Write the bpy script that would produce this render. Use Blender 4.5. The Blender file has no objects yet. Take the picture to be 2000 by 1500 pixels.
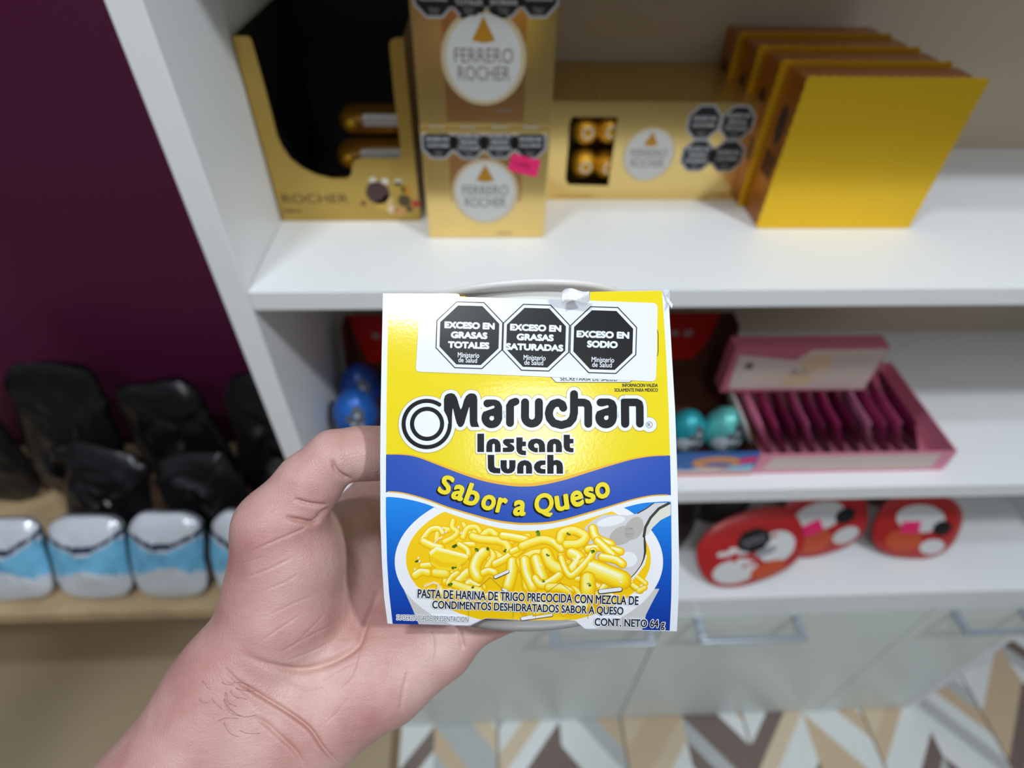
import bpy, bmesh, math, random
import numpy as np
from mathutils import Vector, Matrix
from mathutils.geometry import tessellate_polygon
from mathutils import noise as mnoise
random.seed(7)
SC = bpy.context.scene
COL = SC.collection

# ------------------------------------------------------------------ camera frame
F = 1150.0
_p, _s, _r = math.radians(44.3), math.radians(3.4), math.radians(1.66)
FW = Vector((math.sin(_s)*math.cos(_p), math.cos(_s)*math.cos(_p), -math.sin(_p)))
R0 = Vector((math.cos(_s), -math.sin(_s), 0)); U0 = R0.cross(FW)
RT = math.cos(_r)*R0 + math.sin(_r)*U0
UP = -math.sin(_r)*R0 + math.cos(_r)*U0
EYE = Vector((0, -0.444, 1.578))

def ray(px, py): return FW + RT*((px-1000)/F) - UP*((py-750)/F)
def ony(px, py, y):
    d = ray(px, py); return EYE + d*((y-EYE.y)/d.y)
def onz(px, py, z):
    d = ray(px, py); return EYE + d*((z-EYE.z)/d.z)
def at(px, py, d): return EYE + ray(px, py)*d

# ------------------------------------------------------------------ materials
def srgb(c):
    f = lambda v: v/12.92 if v <= .04045 else ((v+.055)/1.055)**2.4
    return tuple(f(x/255.) for x in c) + (1.,)
MATS = {}
def mat(name, rgb, rough=.5, metal=0., bump=0., bscale=200., var=0., vscale=40., spec=.5, coat=0., trans=0.):
    if name in MATS: return MATS[name]
    m = bpy.data.materials.new(name); m.use_nodes = True
    nt = m.node_tree; b = nt.nodes['Principled BSDF']
    b.inputs['Base Color'].default_value = srgb(rgb)
    b.inputs['Roughness'].default_value = rough
    b.inputs['Metallic'].default_value = metal
    b.inputs['Specular IOR Level'].default_value = spec
    b.inputs['Coat Weight'].default_value = coat
    b.inputs['Transmission Weight'].default_value = trans
    if bump or var:
        tc = nt.nodes.new('ShaderNodeTexCoord')
    if bump:
        n = nt.nodes.new('ShaderNodeTexNoise'); n.inputs['Scale'].default_value = bscale; n.inputs['Detail'].default_value = 4
        nt.links.new(tc.outputs['Object'], n.inputs['Vector'])
        bp = nt.nodes.new('ShaderNodeBump'); bp.inputs['Strength'].default_value = bump; bp.inputs['Distance'].default_value = .001
        nt.links.new(n.outputs['Fac'], bp.inputs['Height']); nt.links.new(bp.outputs['Normal'], b.inputs['Normal'])
    if var:
        n = nt.nodes.new('ShaderNodeTexNoise'); n.inputs['Scale'].default_value = vscale; n.inputs['Detail'].default_value = 3
        nt.links.new(tc.outputs['Object'], n.inputs['Vector'])
        r = nt.nodes.new('ShaderNodeValToRGB')
        lo = tuple(max(0, x*(1-var)) for x in rgb); hi = tuple(min(255, x*(1+var)) for x in rgb)
        r.color_ramp.elements[0].position = .3; r.color_ramp.elements[1].position = .7
        r.color_ramp.elements[0].color = srgb(lo); r.color_ramp.elements[1].color = srgb(hi)
        nt.links.new(n.outputs['Fac'], r.inputs['Fac']); nt.links.new(r.outputs['Color'], b.inputs['Base Color'])
    MATS[name] = m
    return m

# ------------------------------------------------------------------ mesh collector
class MB:
    def __init__(s): s.v = []; s.f = []; s.m = []; s.mats = []; s.smooth = []
    def mi(s, m):
        if m not in s.mats: s.mats.append(m)
        return s.mats.index(m)
    def add(s, vs, fs, m, smooth=False):
        o = len(s.v); s.v += [Vector(v) for v in vs]; k = s.mi(m)
        for f in fs: s.f.append([i+o for i in f]); s.m.append(k); s.smooth.append(smooth)
        return s
    def box(s, lo, hi, m):
        x0, y0, z0 = lo; x1, y1, z1 = hi
        return s.add([(x0,y0,z0),(x1,y0,z0),(x1,y1,z0),(x0,y1,z0),(x0,y0,z1),(x1,y0,z1),(x1,y1,z1),(x0,y1,z1)],
              [(0,3,2,1),(4,5,6,7),(0,1,5,4),(1,2,6,5),(2,3,7,6),(3,0,4,7)], m)
    def prism(s, pts, off, m, holes=()):
        """closed polygon of 3-D points swept by the vector off"""
        loops = [list(map(Vector, pts))] + [list(map(Vector, h)) for h in holes]
        flat = [p for l in loops for p in l]; off = Vector(off); n = len(flat)
        tris = tessellate_polygon(loops)
        fs = [tuple(t) for t in tris] + [tuple(i+n for i in reversed(t)) for t in tris]
        o = 0
        for l in loops:
            k = len(l)
            for i in range(k): a, b = o+i, o+(i+1) % k; fs.append((a, b, b+n, a+n))
            o += k
        return s.add(flat + [p+off for p in flat], fs, m)
    def tube(s, pts, rad, m, seg=10, closed=False):
        pts = [Vector(p) for p in pts]; n = len(pts); rings = []
        rads = rad if isinstance(rad, (list, tuple)) else [rad]*n
        up = Vector((0.13, .31, 1)).normalized()
        for i, p in enumerate(pts):
            a = pts[i-1] if (i or closed) else p; b = pts[(i+1) % n] if (i < n-1 or closed) else p
            t = (b-a).normalized(); e1 = t.cross(up)
            if e1.length < 1e-4: e1 = t.cross(Vector((1, 0, 0)))
            e1.normalize(); e2 = t.cross(e1)
            rings.append([p + (e1*math.cos(q) + e2*math.sin(q))*rads[i] for q in [2*math.pi*k/seg for k in range(seg)]])
        vs = [v for r in rings for v in r]; fs = []
        for i in range(n if closed else n-1):
            j = (i+1) % n
            for k in range(seg): k2 = (k+1) % seg; fs.append((i*seg+k, i*seg+k2, j*seg+k2, j*seg+k))
        if not closed: fs += [tuple(range(seg))[::-1], tuple((n-1)*seg+k for k in range(seg))]
        return s.add(vs, fs, m, True)
    def lathe(s, c, ax, prof, m, seg=48, e1=None, smooth=True):
        """prof: list of (radius, height) along axis ax from c"""
        c = Vector(c); ax = Vector(ax).normalized()
        e1 = Vector(e1) if e1 else ax.orthogonal().normalized(); e2 = ax.cross(e1).normalized()
        vs = []; fs = []
        for r, h in prof:
            for k in range(seg):
                q = 2*math.pi*k/seg; vs.append(c + ax*h + (e1*math.cos(q)+e2*math.sin(q))*r)
        for i in range(len(prof)-1):
            for k in range(seg): k2 = (k+1) % seg; fs.append((i*seg+k, i*seg+k2, (i+1)*seg+k2, (i+1)*seg+k))
        return s.add(vs, fs, m, smooth)
    def ellipsoid(s, c, rad, m, nu=24, nv=14, fn=None, rot=None):
        c = Vector(c); vs = []; fs = []
        for j in range(nv+1):
            th = math.pi*j/nv
            for i in range(nu):
                ph = 2*math.pi*i/nu
                p = Vector((rad[0]*math.sin(th)*math.cos(ph), rad[1]*math.sin(th)*math.sin(ph), rad[2]*math.cos(th)))
                if fn: p = fn(p)
                if rot: p = rot @ p
                vs.append(c+p)
        for j in range(nv):
            for i in range(nu): i2 = (i+1) % nu; fs.append((j*nu+i, (j+1)*nu+i, (j+1)*nu+i2, j*nu+i2))
        return s.add(vs, fs, m, True)
    def build(s, name, parent=None, origin=None, bevel=0., label=None, **props):
        o0 = Vector(origin) if origin is not None else (Vector(parent.get('_o', (0, 0, 0))) if parent else Vector((0, 0, 0)))
        me = bpy.data.meshes.new(name)
        me.from_pydata([tuple(v-o0) for v in s.v], [], s.f)
        for m in s.mats: me.materials.append(m)
        me.polygons.foreach_set('material_index', s.m)
        me.polygons.foreach_set('use_smooth', s.smooth)
        me.update()
        ob = bpy.data.objects.new(name, me); COL.objects.link(ob)
        if parent:
            ob.parent = parent; ob['_o'] = tuple(o0)
        else:
            ob.location = o0; ob['_o'] = tuple(o0)
        if bevel:
            b = ob.modifiers.new('bevel', 'BEVEL'); b.width = bevel; b.segments = 2; b.limit_method = 'ANGLE'
        if label: ob['label'] = label
        for k, v in props.items(): ob[k] = v
        return ob

def thing(name, loc, label, category, group=None):
    o = bpy.data.objects.new(name, None); COL.objects.link(o); o.location = loc; o['_o'] = tuple(loc)
    o.empty_display_size = .02
    o['label'] = label; o['category'] = category
    if group: o['group'] = group
    return o
def dup_tree(o, parent=None, loc=None):
    c = o.copy(); COL.objects.link(c)
    if parent: c.parent = parent
    if loc is not None: c.location = loc
    for ch in list(o.children): dup_tree(ch, c)
    return c

# ------------------------------------------------------------------ printed artwork on a surface
_TXT = {}
def glyphs(s, off=0.):
    k = (s, off)
    if k not in _TXT:
        cu = bpy.data.curves.new('lettering', 'FONT'); cu.body = s; cu.offset = off; cu.resolution_u = 4; cu.fill_mode = 'FRONT'
        ob = bpy.data.objects.new('lettering', cu); COL.objects.link(ob)
        bpy.context.view_layer.update()
        me = bpy.data.meshes.new_from_object(ob.evaluated_get(bpy.context.evaluated_depsgraph_get()))
        vs = [(v.co.x, v.co.y) for v in me.vertices]; fs = [tuple(p.vertices) for p in me.polygons]
        bpy.data.objects.remove(ob); bpy.data.meshes.remove(me); bpy.data.curves.remove(cu)
        _TXT[k] = (vs, fs)
    return _TXT[k]

class Art:
    # smudge(): unreadable lettering, drawn as a row of small blocks

    """flat print: shapes in 2-D artwork coordinates (y downwards), laid on a surface by mapf(x, y, lift)"""
    def __init__(s, mapf, lift=3e-5, cut=None, cutx=None): s.mapf = mapf; s.l = lift; s.items = []; s.cut = cut; s.cutx = cutx
    def raw(s, vs, fs, m, layer): s.items.append((vs, fs, m, layer)); return s
    def poly(s, pts, m, layer, holes=()):
        loops = [[Vector((x, y, 0)) for x, y in pts]] + [[Vector((x, y, 0)) for x, y in h] for h in holes]
        return s.raw([(p.x, p.y) for l in loops for p in l], [tuple(t) for t in tessellate_polygon(loops)], m, layer)
    def disc(s, x, y, r, m, layer, ry=None, n=40, rot=0.):
        ry = ry or r; c, sn = math.cos(rot), math.sin(rot)
        pts = [(r*math.cos(2*math.pi*i/n), ry*math.sin(2*math.pi*i/n)) for i in range(n)]
        return s.poly([(x+a*c-b*sn, y+a*sn+b*c) for a, b in pts], m, layer)
    def ring(s, x, y, r1, r0, m, layer, n=56):
        c = [(math.cos(2*math.pi*i/n), math.sin(2*math.pi*i/n)) for i in range(n)]
        vs = [(x+a*r1, y+b*r1) for a, b in c] + [(x+a*r0, y+b*r0) for a, b in c]
        return s.raw(vs, [(i, (i+1) % n, n+(i+1) % n, n+i) for i in range(n)], m, layer)
    def octo(s, x, y, hw, m, layer, rot=0.):
        r = hw/math.cos(math.pi/8)
        return s.poly([(x+r*math.cos(rot+math.pi/8+i*math.pi/4), y+r*math.sin(rot+math.pi/8+i*math.pi/4)) for i in range(8)], m, layer)
    def stroke(s, pts, r, m, layer, closed=False, caps=True, n=14):
        P = [(p[0], p[1]) for p in pts]; Rr = [(p[2] if len(p) > 2 else r) for p in pts]
        N = len(P)
        for i in range(N if closed else N-1):
            j = (i+1) % N; (x0, y0), (x1, y1) = P[i], P[j]; L = math.hypot(x1-x0, y1-y0)
            if L < 1e-9: continue
            nx, ny = -(y1-y0)/L, (x1-x0)/L
            s.raw([(x0+nx*Rr[i], y0+ny*Rr[i]), (x0-nx*Rr[i], y0-ny*Rr[i]), (x1-nx*Rr[j], y1-ny*Rr[j]), (x1+nx*Rr[j], y1+ny*Rr[j])], [(0, 1, 2, 3)], m, layer+.3+.07*(i % 3))
        for i in range(N):
            if not closed and not caps and i in (0, N-1): continue
            s.raw([(P[i][0]+Rr[i]*math.cos(2*math.pi*k/n), P[i][1]+Rr[i]*math.sin(2*math.pi*k/n)) for k in range(n)], [tuple(range(n))], m, layer+.06*(i % 5))
        return s
    def text(s, t, x, y, w, h, m, layer, rot=0., fat=0., shear=0., grow=0.):
        """t fitted into a w x h box centred on x, y; fat thickens the strokes inside that box, grow draws an outline outside it"""
        vs, fs = glyphs(t, 0.)
        xs = [a for a, b in vs]; ys = [b for a, b in vs]
        cx, cy = (min(xs)+max(xs))/2, (min(ys)+max(ys))/2
        kx, ky = (w-2*fat)/(max(xs)-min(xs)), (h-2*fat)/(max(ys)-min(ys))
        c, sn = math.cos(rot), math.sin(rot); r = fat+grow
        for k in range(10 if r else 1):
            ox, oy = (r*math.cos(k*.6283), r*math.sin(k*.6283)) if r else (0, 0); out = []
            for a, b in vs:
                dx, dy = (a-cx)*kx + shear*(b-cy)*ky + ox, -(b-cy)*ky + oy
                out.append((x+dx*c-dy*sn, y+dx*sn+dy*c))
            s.raw(out, fs, m, layer+.07*k)
        if r > .5: s.text(t, x, y, w-2*fat, h-2*fat, m, layer+.75, rot, 0., shear)
        return s
    def smudge(s, x, y, w, h, m, layer, n=7, rot=0.):
        c, sn = math.cos(rot), math.sin(rot); p = w/n
        for i in range(n):
            a = -w/2+p*i; ww_ = p*(.55+.3*((i*7) % 3)/2); hh = h*(.7+.3*((i*5) % 4)/3)/2
            s.raw([(x+u*c-v*sn, y+u*sn+v*c) for u, v in ((a, -hh), (a+ww_, -hh), (a+ww_, hh), (a, hh))], [(0, 1, 2, 3)], m, layer)
        return s
    def build(s, name, parent, **props):
        mb = MB()
        for vs, fs, m, layer in s.items:
            if s.cut:
                bm = bmesh.new(); bv = [bm.verts.new((x, y, 0)) for x, y in vs]
                for f in fs:
                    try: bm.faces.new([bv[i] for i in f])
                    except ValueError: pass
                ys = [y for x, y in vs]; k = math.ceil(min(ys)/s.cut)*s.cut
                while k < max(ys):
                    bmesh.ops.bisect_plane(bm, geom=bm.verts[:]+bm.edges[:]+bm.faces[:], plane_co=(0, k, 0), plane_no=(0, 1, 0)); k += s.cut
                if s.cutx:
                    xs = [x for x, y in vs]; k = math.ceil(min(xs)/s.cutx)*s.cutx
                    while k < max(xs):
                        bmesh.ops.bisect_plane(bm, geom=bm.verts[:]+bm.edges[:]+bm.faces[:], plane_co=(k, 0, 0), plane_no=(1, 0, 0)); k += s.cutx
                bm.verts.index_update()
                vs = [(v.co.x, v.co.y) for v in bm.verts]; fs = [[v.index for v in f.verts] for f in bm.faces]; bm.free()
            mb.add([s.mapf(x, y, layer*s.l) for x, y in vs], fs, m)
        return mb.build(name, parent, **props)

def smooth_path(pts, n=5):
    """Catmull-Rom through the points"""
    P = [tuple(p) for p in pts]; P = [P[0]] + P + [P[-1]]; out = []
    for i in range(1, len(P)-2):
        for k in range(n):
            t = k/n; a, b, c, d = P[i-1], P[i], P[i+1], P[i+2]
            out.append(tuple(.5*((2*b[j]) + (-a[j]+c[j])*t + (2*a[j]-5*b[j]+4*c[j]-d[j])*t*t + (-a[j]+3*b[j]-3*c[j]+d[j])*t**3) for j in range(2)))
    out.append(P[-2]); return out

# ================================================================== setting
wallm = mat('maroon_paint', (92, 16, 62), .6, bump=.1, bscale=60)
MB().box((-3.2, .40, 0), (3.2, .46, 2.98), wallm).build('wall_back', kind='structure')
# floor: chevron plank print on tiles, plain tan tiles to the left
def floor_material():
    m = bpy.data.materials.new('chevron_tile'); m.use_nodes = True; nt = m.node_tree; L = nt.links.new
    b = nt.nodes['Principled BSDF']; b.inputs['Roughness'].default_value = .35
    def N(t, **kw):
        n = nt.nodes.new(t)
        for k, v in kw.items(): setattr(n, k, v)
        return n
    def Mth(op, a, c=None):
        n = N('ShaderNodeMath', operation=op)
        for i, x in enumerate((a, c)):
            if x is None: continue
            if isinstance(x, (int, float)): n.inputs[i].default_value = x
            else: L(x, n.inputs[i])
        return n.outputs[0]
    g = N('ShaderNodeTexCoord'); sep = N('ShaderNodeSeparateXYZ'); L(g.outputs['Object'], sep.inputs[0])
    x, y = sep.outputs[0], sep.outputs[1]
    T = .30
    xt = Mth('DIVIDE', Mth('SUBTRACT', x, .015), T)
    fr = Mth('FRACT', xt); ab = Mth('ABSOLUTE', Mth('SUBTRACT', fr, .5))       # 0 at peak, .5 at the joint
    t = Mth('DIVIDE', Mth('SUBTRACT', y, Mth('MULTIPLY', ab, -T*1.15)), .052)
    idx = Mth('FLOOR', t); half = Mth('FLOOR', Mth('MULTIPLY', xt, 2.0))
    cv = N('ShaderNodeCombineXYZ'); L(idx, cv.inputs[0]); L(half, cv.inputs[1])
    wn = N('ShaderNodeTexWhiteNoise', noise_dimensions='2D'); L(cv.outputs[0], wn.inputs['Vector'])
    cr = N('ShaderNodeValToRGB'); cr.color_ramp.interpolation = 'CONSTANT'
    cols = [(0, (240, 244, 240)), (.30, (128, 110, 102)), (.44, (218, 194, 160)), (.58, (196, 200, 198)), (.70, (246, 248, 246)), (.88, (228, 208, 178))]
    e = cr.color_ramp.elements; e[0].position, e[0].color = cols[0][0], srgb(cols[0][1]); e[1].position, e[1].color = cols[1][0], srgb(cols[1][1])
    for p, c in cols[2:]: k = e.new(p); k.color = srgb(c)
    L(wn.outputs['Value'], cr.inputs['Fac'])
    grain = N('ShaderNodeTexNoise'); grain.inputs['Scale'].default_value = 30; grain.inputs['Detail'].default_value = 5
    L(g.outputs['Object'], grain.inputs['Vector'])
    mx = N('ShaderNodeMix', data_type='RGBA', blend_type='MULTIPLY'); mx.inputs[0].default_value = .12
    L(cr.outputs['Color'], mx.inputs[6]); L(grain.outputs['Fac'], mx.inputs[7])
    # joints between tiles
    jt = Mth('GREATER_THAN', ab, .492)
    mj = N('ShaderNodeMix', data_type='RGBA'); L(jt, mj.inputs[0]); L(mx.outputs[2], mj.inputs[6]); mj.inputs[7].default_value = srgb((120, 100, 84))
    # plain tan tiles left of the cabinet with a brown joint
    left = Mth('LESS_THAN', x, -.214); ml = N('ShaderNodeMix', data_type='RGBA'); L(left, ml.inputs[0]); L(mj.outputs[2], ml.inputs[6]); ml.inputs[7].default_value = srgb((186, 168, 138))
    edge = Mth('MULTIPLY', left, Mth('GREATER_THAN', x, -.236)); me = N('ShaderNodeMix', data_type='RGBA'); L(edge, me.inputs[0]); L(ml.outputs[2], me.inputs[6]); me.inputs[7].default_value = srgb((136, 112, 82))
    L(me.outputs[2], b.inputs['Base Color'])
    return m
MB().box((-3.2, -3.5, -.05), (3.2, .40, 0), floor_material()).build('floor', kind='structure')

# ================================================================== shelving unit
white = mat('white_melamine', (242, 244, 246), .38, bump=.05, bscale=300)
backw = mat('bounce_tinted_backboard', (214, 198, 174), .55)  # white board; bounce from the gold boxes is put into its warm tint
S1, S2, BT = 1.263, .9435, .630
XL, XR, DP = -.2145, 1.02, .335
unit = thing('shelving_unit', (0, 0, 0), 'white laminated shelving unit with open shelves above pale drawers', 'shelving unit')
for x0, x1 in ((XL-.024, XL), (XR, XR+.024)):
    MB().box((x0, 0, 0), (x1, DP, 2.0), white).build('side_panel', unit, bevel=.0012)
for z, t in ((S1, .021), (S2, .027), (1.578+.03, .022), (1.978, .022)):
    MB().box((XL+.0003, 0.0005, z-t), (XR-.0003, DP-.0105, z), white).build('shelf', unit, bevel=.0012)
MB().box((XL+.0003, 0.0005, .569), (XR-.0003, DP-.0105, BT), white).build('base_board', unit, bevel=.0012)
MB().box((XL+.0003, DP-.01, .03), (XR-.0003, DP, 1.975), backw).build('back_panel', unit)
drw = mat('pale_grey_laminate', (226, 232, 229), .3)
hm = mat('satin_metal', (176, 186, 196), .3, .6)
for (x0, x1, h0, h1) in ((XL+.002, .309, .105, .285), (.312, .80, .365, .555), (.803, XR-.002, .84, .98)):
    d = MB().box((x0, .0015, .004), (x1, .018, .565), drw).build('drawer', unit, bevel=.0012)
    hb = MB(); z = .549; yo = -.042
    hb.box((h0, yo, z-.005), (h1, yo+.009, z+.005), hm)
    hb.box((h0, yo+.009, z-.005), (h0+.012, .0015, z+.005), hm); hb.box((h1-.012, yo+.009, z-.005), (h1, .0015, z+.005), hm)
    hb.build('handle', d, bevel=.001, label='satin metal bar handle')
MB().box((XL, .02, .01), (XR, DP-.012, .566), drw).build('drawer_carcass', unit)

# ================================================================== gold chocolate boxes
gold = mat('gold_foil', (240, 208, 132), .2, .9)
goldd = mat('deep_gold_foil', (214, 160, 104), .2, .9)
goldo = mat('old_gold_board', (190, 158, 80), .3, .7)
goldb = mat('bright_gold_foil', (240, 194, 40), .26, .6)
brownb = mat('copper_brown_board', (176, 108, 40), .3, .6)
umber = mat('umber_print', (58, 34, 18), .5)
ink = mat('black_ink', (14, 15, 17), .35, spec=.25)
inkg = mat('black_label_print', (24, 25, 27), .4)
paper = mat('white_label', (214, 216, 220), .45)
ivory = mat('ivory_label', (206, 206, 204), .5)
greyp = mat('grey_lettering', (104, 98, 90), .5)
silver = mat('silver_outline', (172, 172, 176), .5)
frost = mat('frosted_rim', (212, 196, 160), .4, .3)
amber = mat('amber_print', (196, 142, 40), .4, .4)
pinkp = mat('fluorescent_pink_paper', (240, 34, 112), .6)
pinkd = mat('dark_pink_print', (190, 16, 84), .6)

def face_y(y):
    """artwork on a wall-like face at depth y: coordinates are x and -z in metres"""
    return lambda a, b, l: Vector((a, y-l, -b))
def pf(px, py, y):
    P = ony(px, py, y); return (P.x, -P.z)
def seal(A, x, y, r, lines, lay=4, k=1.):
    A.octo(x, y, r, silver, lay); A.octo(x, y, r*.88, inkg, lay+1)
    n = len(lines)
    for i, t in enumerate(lines):
        A.text(t, x, y+(i-(n-1)/2-.15)*r*.36, r*(1.35 if len(t) > 6 else 1.1), r*.24, wht_seal, lay+2, fat=r*.012)
    A.text('Ministerio', x, y+r*.58, r*.5, r*.11, silver, lay+2); A.text('de Salud', x, y+r*.73, r*.42, r*.11, silver, lay+2)
wht_seal = mat('white_seal_lettering', (186, 188, 192), .5)
SEALS = [['EXCESO EN', 'AZÚCARES'], ['EXCESO EN', 'GRASAS', 'TOTALES'], ['EXCESO EN', 'GRASAS', 'SATURADAS'], ['EXCESO EN', 'CALORÍAS']]
def roundel(A, x, y, r, lay=4, dy=0.):
    A.disc(x, y, r*1.09, frost, lay, ry=r*1.13); A.disc(x, y, r*.96, ivory, lay+1, ry=r*1.02)
    A.poly([(x-r*.30, y-r*.42+dy), (x-r*.12, y-r*.74+dy), (x, y-r*.97+dy), (x+r*.12, y-r*.74+dy), (x+r*.30, y-r*.42+dy), (x, y-r*.36+dy)], amber, lay+2)
    A.text('FERRERO', x, y-r*.08+dy, r*1.5, r*.34, greyp, lay+2); A.text('ROCHER', x, y+r*.34+dy, r*1.36, r*.34, greyp, lay+2)

# two square boxes stacked
def square_box(z0, z1, label, which):
    x0, x1, y0 = -.0570, .0600, .0926
    t = thing('chocolate_gift_box', (0, y0+.04, z0), label, 'box', 'square gold gift boxes stacked on the upper shelf')
    b = MB(); b.box((x0, y0, z0+.0005), (x1, y0+.078, z1-.006), gold); b.build('carton', t, bevel=.001)
    MB().box((x0-.0006, y0-.0008, z1-.006), (x1+.0006, y0+.0786, z1-.0003), gold).build('lid', t, bevel=.001)
    A = Art(face_y(y0), 6e-5)
    cx = .0015
    w = .034
    if which == 0:
        A.poly([(cx-w, -z1+.0262), (cx+w, -z1+.0262), (cx+w, -z0-.040), (cx-w, -z0-.040)], goldd, 1)
        for i in range(4): seal(A, *pf(855+60.3*i, 279, y0), .0150, SEALS[i])
        P = pf(948, 376, y0); roundel(A, P[0], P[1], .0292)
        A.smudge(*pf(985, 455, y0), .016, .0022, greyp, 2)
        A.build('printed_front', t)
        B = Art(face_y(y0), 6e-5)
        q = [pf(*p, y0) for p in ((1001, 299), (1056, 313), (1048, 346), (992, 332))]
        B.poly(q, pinkp, 12); P = pf(1022, 322, y0); B.smudge(P[0], P[1], .017, .006, pinkd, 13, 4, .22)
        B.build('price_sticker', t, label='fluorescent pink price sticker')
    else:
        A.poly([(cx-w, -z1+.004), (cx+w, -z1+.004), (cx+w, -z0-.004), (cx-w, -z0-.004)], goldd, 1)
        for i in range(4): seal(A, *pf(846+69*i, -10, y0), .0158, SEALS[i])
        P = pf(945, 115, y0); roundel(A, P[0], P[1], .0322)
        A.smudge(*pf(985, 216, y0), .016, .0022, greyp, 2)
        A.build('printed_front', t)
square_box(S1, 1.375, 'lower square gold chocolate box with a pink price sticker, standing on the shelf', 0)
square_box(1.375, 1.487, 'upper square gold chocolate box, on top of the one with a pink price sticker', 1)

# long box with a window
lx0, lx1, ly, ly1, lz = .012, .2882, .1748, .309, 1.3692
lb = thing('chocolate_gift_box', (.15, .24, S1), 'long low gold chocolate box with a window showing round chocolates inside', 'box')
win = [pf(*p, ly) for p in ((1118, 228), (1207, 229), (1188, 363), (1110, 361), (1104, 350), (1110, 280), (1112, 240))]
wv = [Vector((a, ly, -b)) for a, b in win]
o = MB()
o.prism([(lx0, ly, S1+.0005), (lx1, ly, S1+.0005), (lx1, ly, lz), (lx0, ly, lz)], (0, .001, 0), gold, holes=[wv])
o.box((lx0, ly1-.001, S1+.0005), (lx1, ly1, lz), gold); o.box((lx0, ly+.001, S1+.0005), (lx0+.001, ly1-.001, lz), gold)
o.box((lx1-.001, ly+.001, S1+.0005), (lx1, ly1-.001, lz), gold)
o.box((lx0, ly+.001, lz-.001), (lx1, ly1-.001, lz), goldo); o.box((lx0, ly+.001, S1+.0005), (lx1, ly1-.001, S1+.0015), goldo)
o.build('carton', lb)
tray = MB()
bx0, bx1 = min(a for a, b in win)-.004, max(a for a, b in win)+.004
tray.box((bx0, ly+.034, S1+.003), (bx1, ly+.036, lz-.003), umber)
tray.build('inner_tray', lb)
foilg = mat('gold_candy_foil', (214, 160, 40), .3, .7, bump=1., bscale=500)
for i, (px, py) in enumerate(((1143, 252), (1139, 318), (1190, 250), (1184, 320))):
    P = ony(px, py, ly+.018)
    c = MB().ellipsoid(P, (.0155, .0155, .0155), foilg, 20, 12).build('wrapped_chocolate', lb)
    D = Art(lambda a, b, l, P=P: Vector((P.x+a, P.y-.0157+((a*a+b*b)/.031)-l, P.z-b)), 1e-4)
    D.disc(.001, -.001, .0062, ivory, 1, n=20); D.build('round_label', c)
A = Art(face_y(ly), 6e-5)
roundel(A, *pf(1267, 303, ly), .0262)
for i, p in enumerate(((1375, 239), (1440, 240), (1362, 304), (1421, 305))): seal(A, *pf(*p, ly), .0178, SEALS[i])
P = pf(1120, 383, ly); A.smudge(P[0], P[1], .045, .003, amber, 2, 14)
P = pf(1410, 380, ly); A.smudge(P[0], P[1], .02, .004, amber, 2, 5)
A.build('printed_front', lb)
Tp = Art(lambda a, b, l: Vector((a, -b, lz+l)), 6e-5)
for xs in (.115, .205): Tp.stroke([(xs, -ly-.002), (xs, -ly1+.002)], .0007, goldd, 1, caps=False)
for yy in (.205, .235, .265): Tp.smudge(.155, -yy, .05, .005, goldo, 1, 12)
Tp.build('printed_top', lb)

# display carton with cut-away front, left
dy, dz = .1275, 1.4353
dc = thing('display_carton', (-.14, .2, S1), 'gold cardboard display carton with a cut-away front and dark inside, against the left side panel', 'display carton')
cut = [(440.5, 70), (484, 71), (490, 76), (493, 84), (512, 152), (530, 220), (541, 264), (551, 287), (568, 311), (592, 329), (620, 342), (650, 349), (678, 349), (686, 342),
       (688, 322), (694, 312), (706, 309), (774, 309), (783, 305), (781, 280), (769, 180), (760, 86), (764, 78), (772, 74), (806, 74), (829, 430), (544, 432)]
pts = [Vector((a, dy, -b)) for a, b in (pf(*p, dy) for p in cut)]
pts[0].x = max(pts[0].x, -.2125); pts[-1].x = -.2125; pts[-1].z = pts[-2].z = S1+.0005; pts[-2].x = pts[-3].x = -.068
MB().prism(pts, (0, .0012, 0), goldo).build('front_panel', dc)
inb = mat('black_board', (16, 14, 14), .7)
y1 = .318
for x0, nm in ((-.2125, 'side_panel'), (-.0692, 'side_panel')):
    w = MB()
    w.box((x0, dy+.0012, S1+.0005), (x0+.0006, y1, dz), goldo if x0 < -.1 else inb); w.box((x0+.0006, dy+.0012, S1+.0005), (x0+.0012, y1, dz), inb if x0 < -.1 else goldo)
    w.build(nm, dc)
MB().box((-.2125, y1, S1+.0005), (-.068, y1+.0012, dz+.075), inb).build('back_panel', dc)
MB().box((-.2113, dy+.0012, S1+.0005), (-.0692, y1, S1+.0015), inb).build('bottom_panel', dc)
A = Art(face_y(dy), 6e-5)
P = pf(616, 388, dy); A.text('ROCHER', P[0], P[1], .067, .0095, umber, 2)
P = pf(570, 412, dy); A.smudge(P[0], P[1], .018, .003, umber, 2, 6)
for px, py, r, c in ((738, 377, 22, (72, 48, 44)), (778, 368, 12, (196, 164, 70)), (795, 372, 10, (206, 150, 40)), (728, 352, 6, (222, 214, 204)), (752, 354, 6, (222, 214, 204)), (778, 356, 7, (226, 218, 206)),
                     (790, 392, 12, (84, 70, 40)), (812, 398, 8, (190, 70, 50)), (765, 408, 9, (226, 196, 160)), (780, 412, 9, (226, 160, 100)), (745, 400, 10, (206, 168, 76)), (710, 397, 5, (120, 60, 30)), (757, 390, 9, (222, 190, 120)), (800, 408, 6, (70, 56, 36))):
    P = pf(px, py, dy); A.disc(P[0], P[1], r*.00056, mat('nut_print_%d' % c[0] + '_%d' % c[2], c, .5), 2, n=16)
A.build('printed_front', dc)
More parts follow.
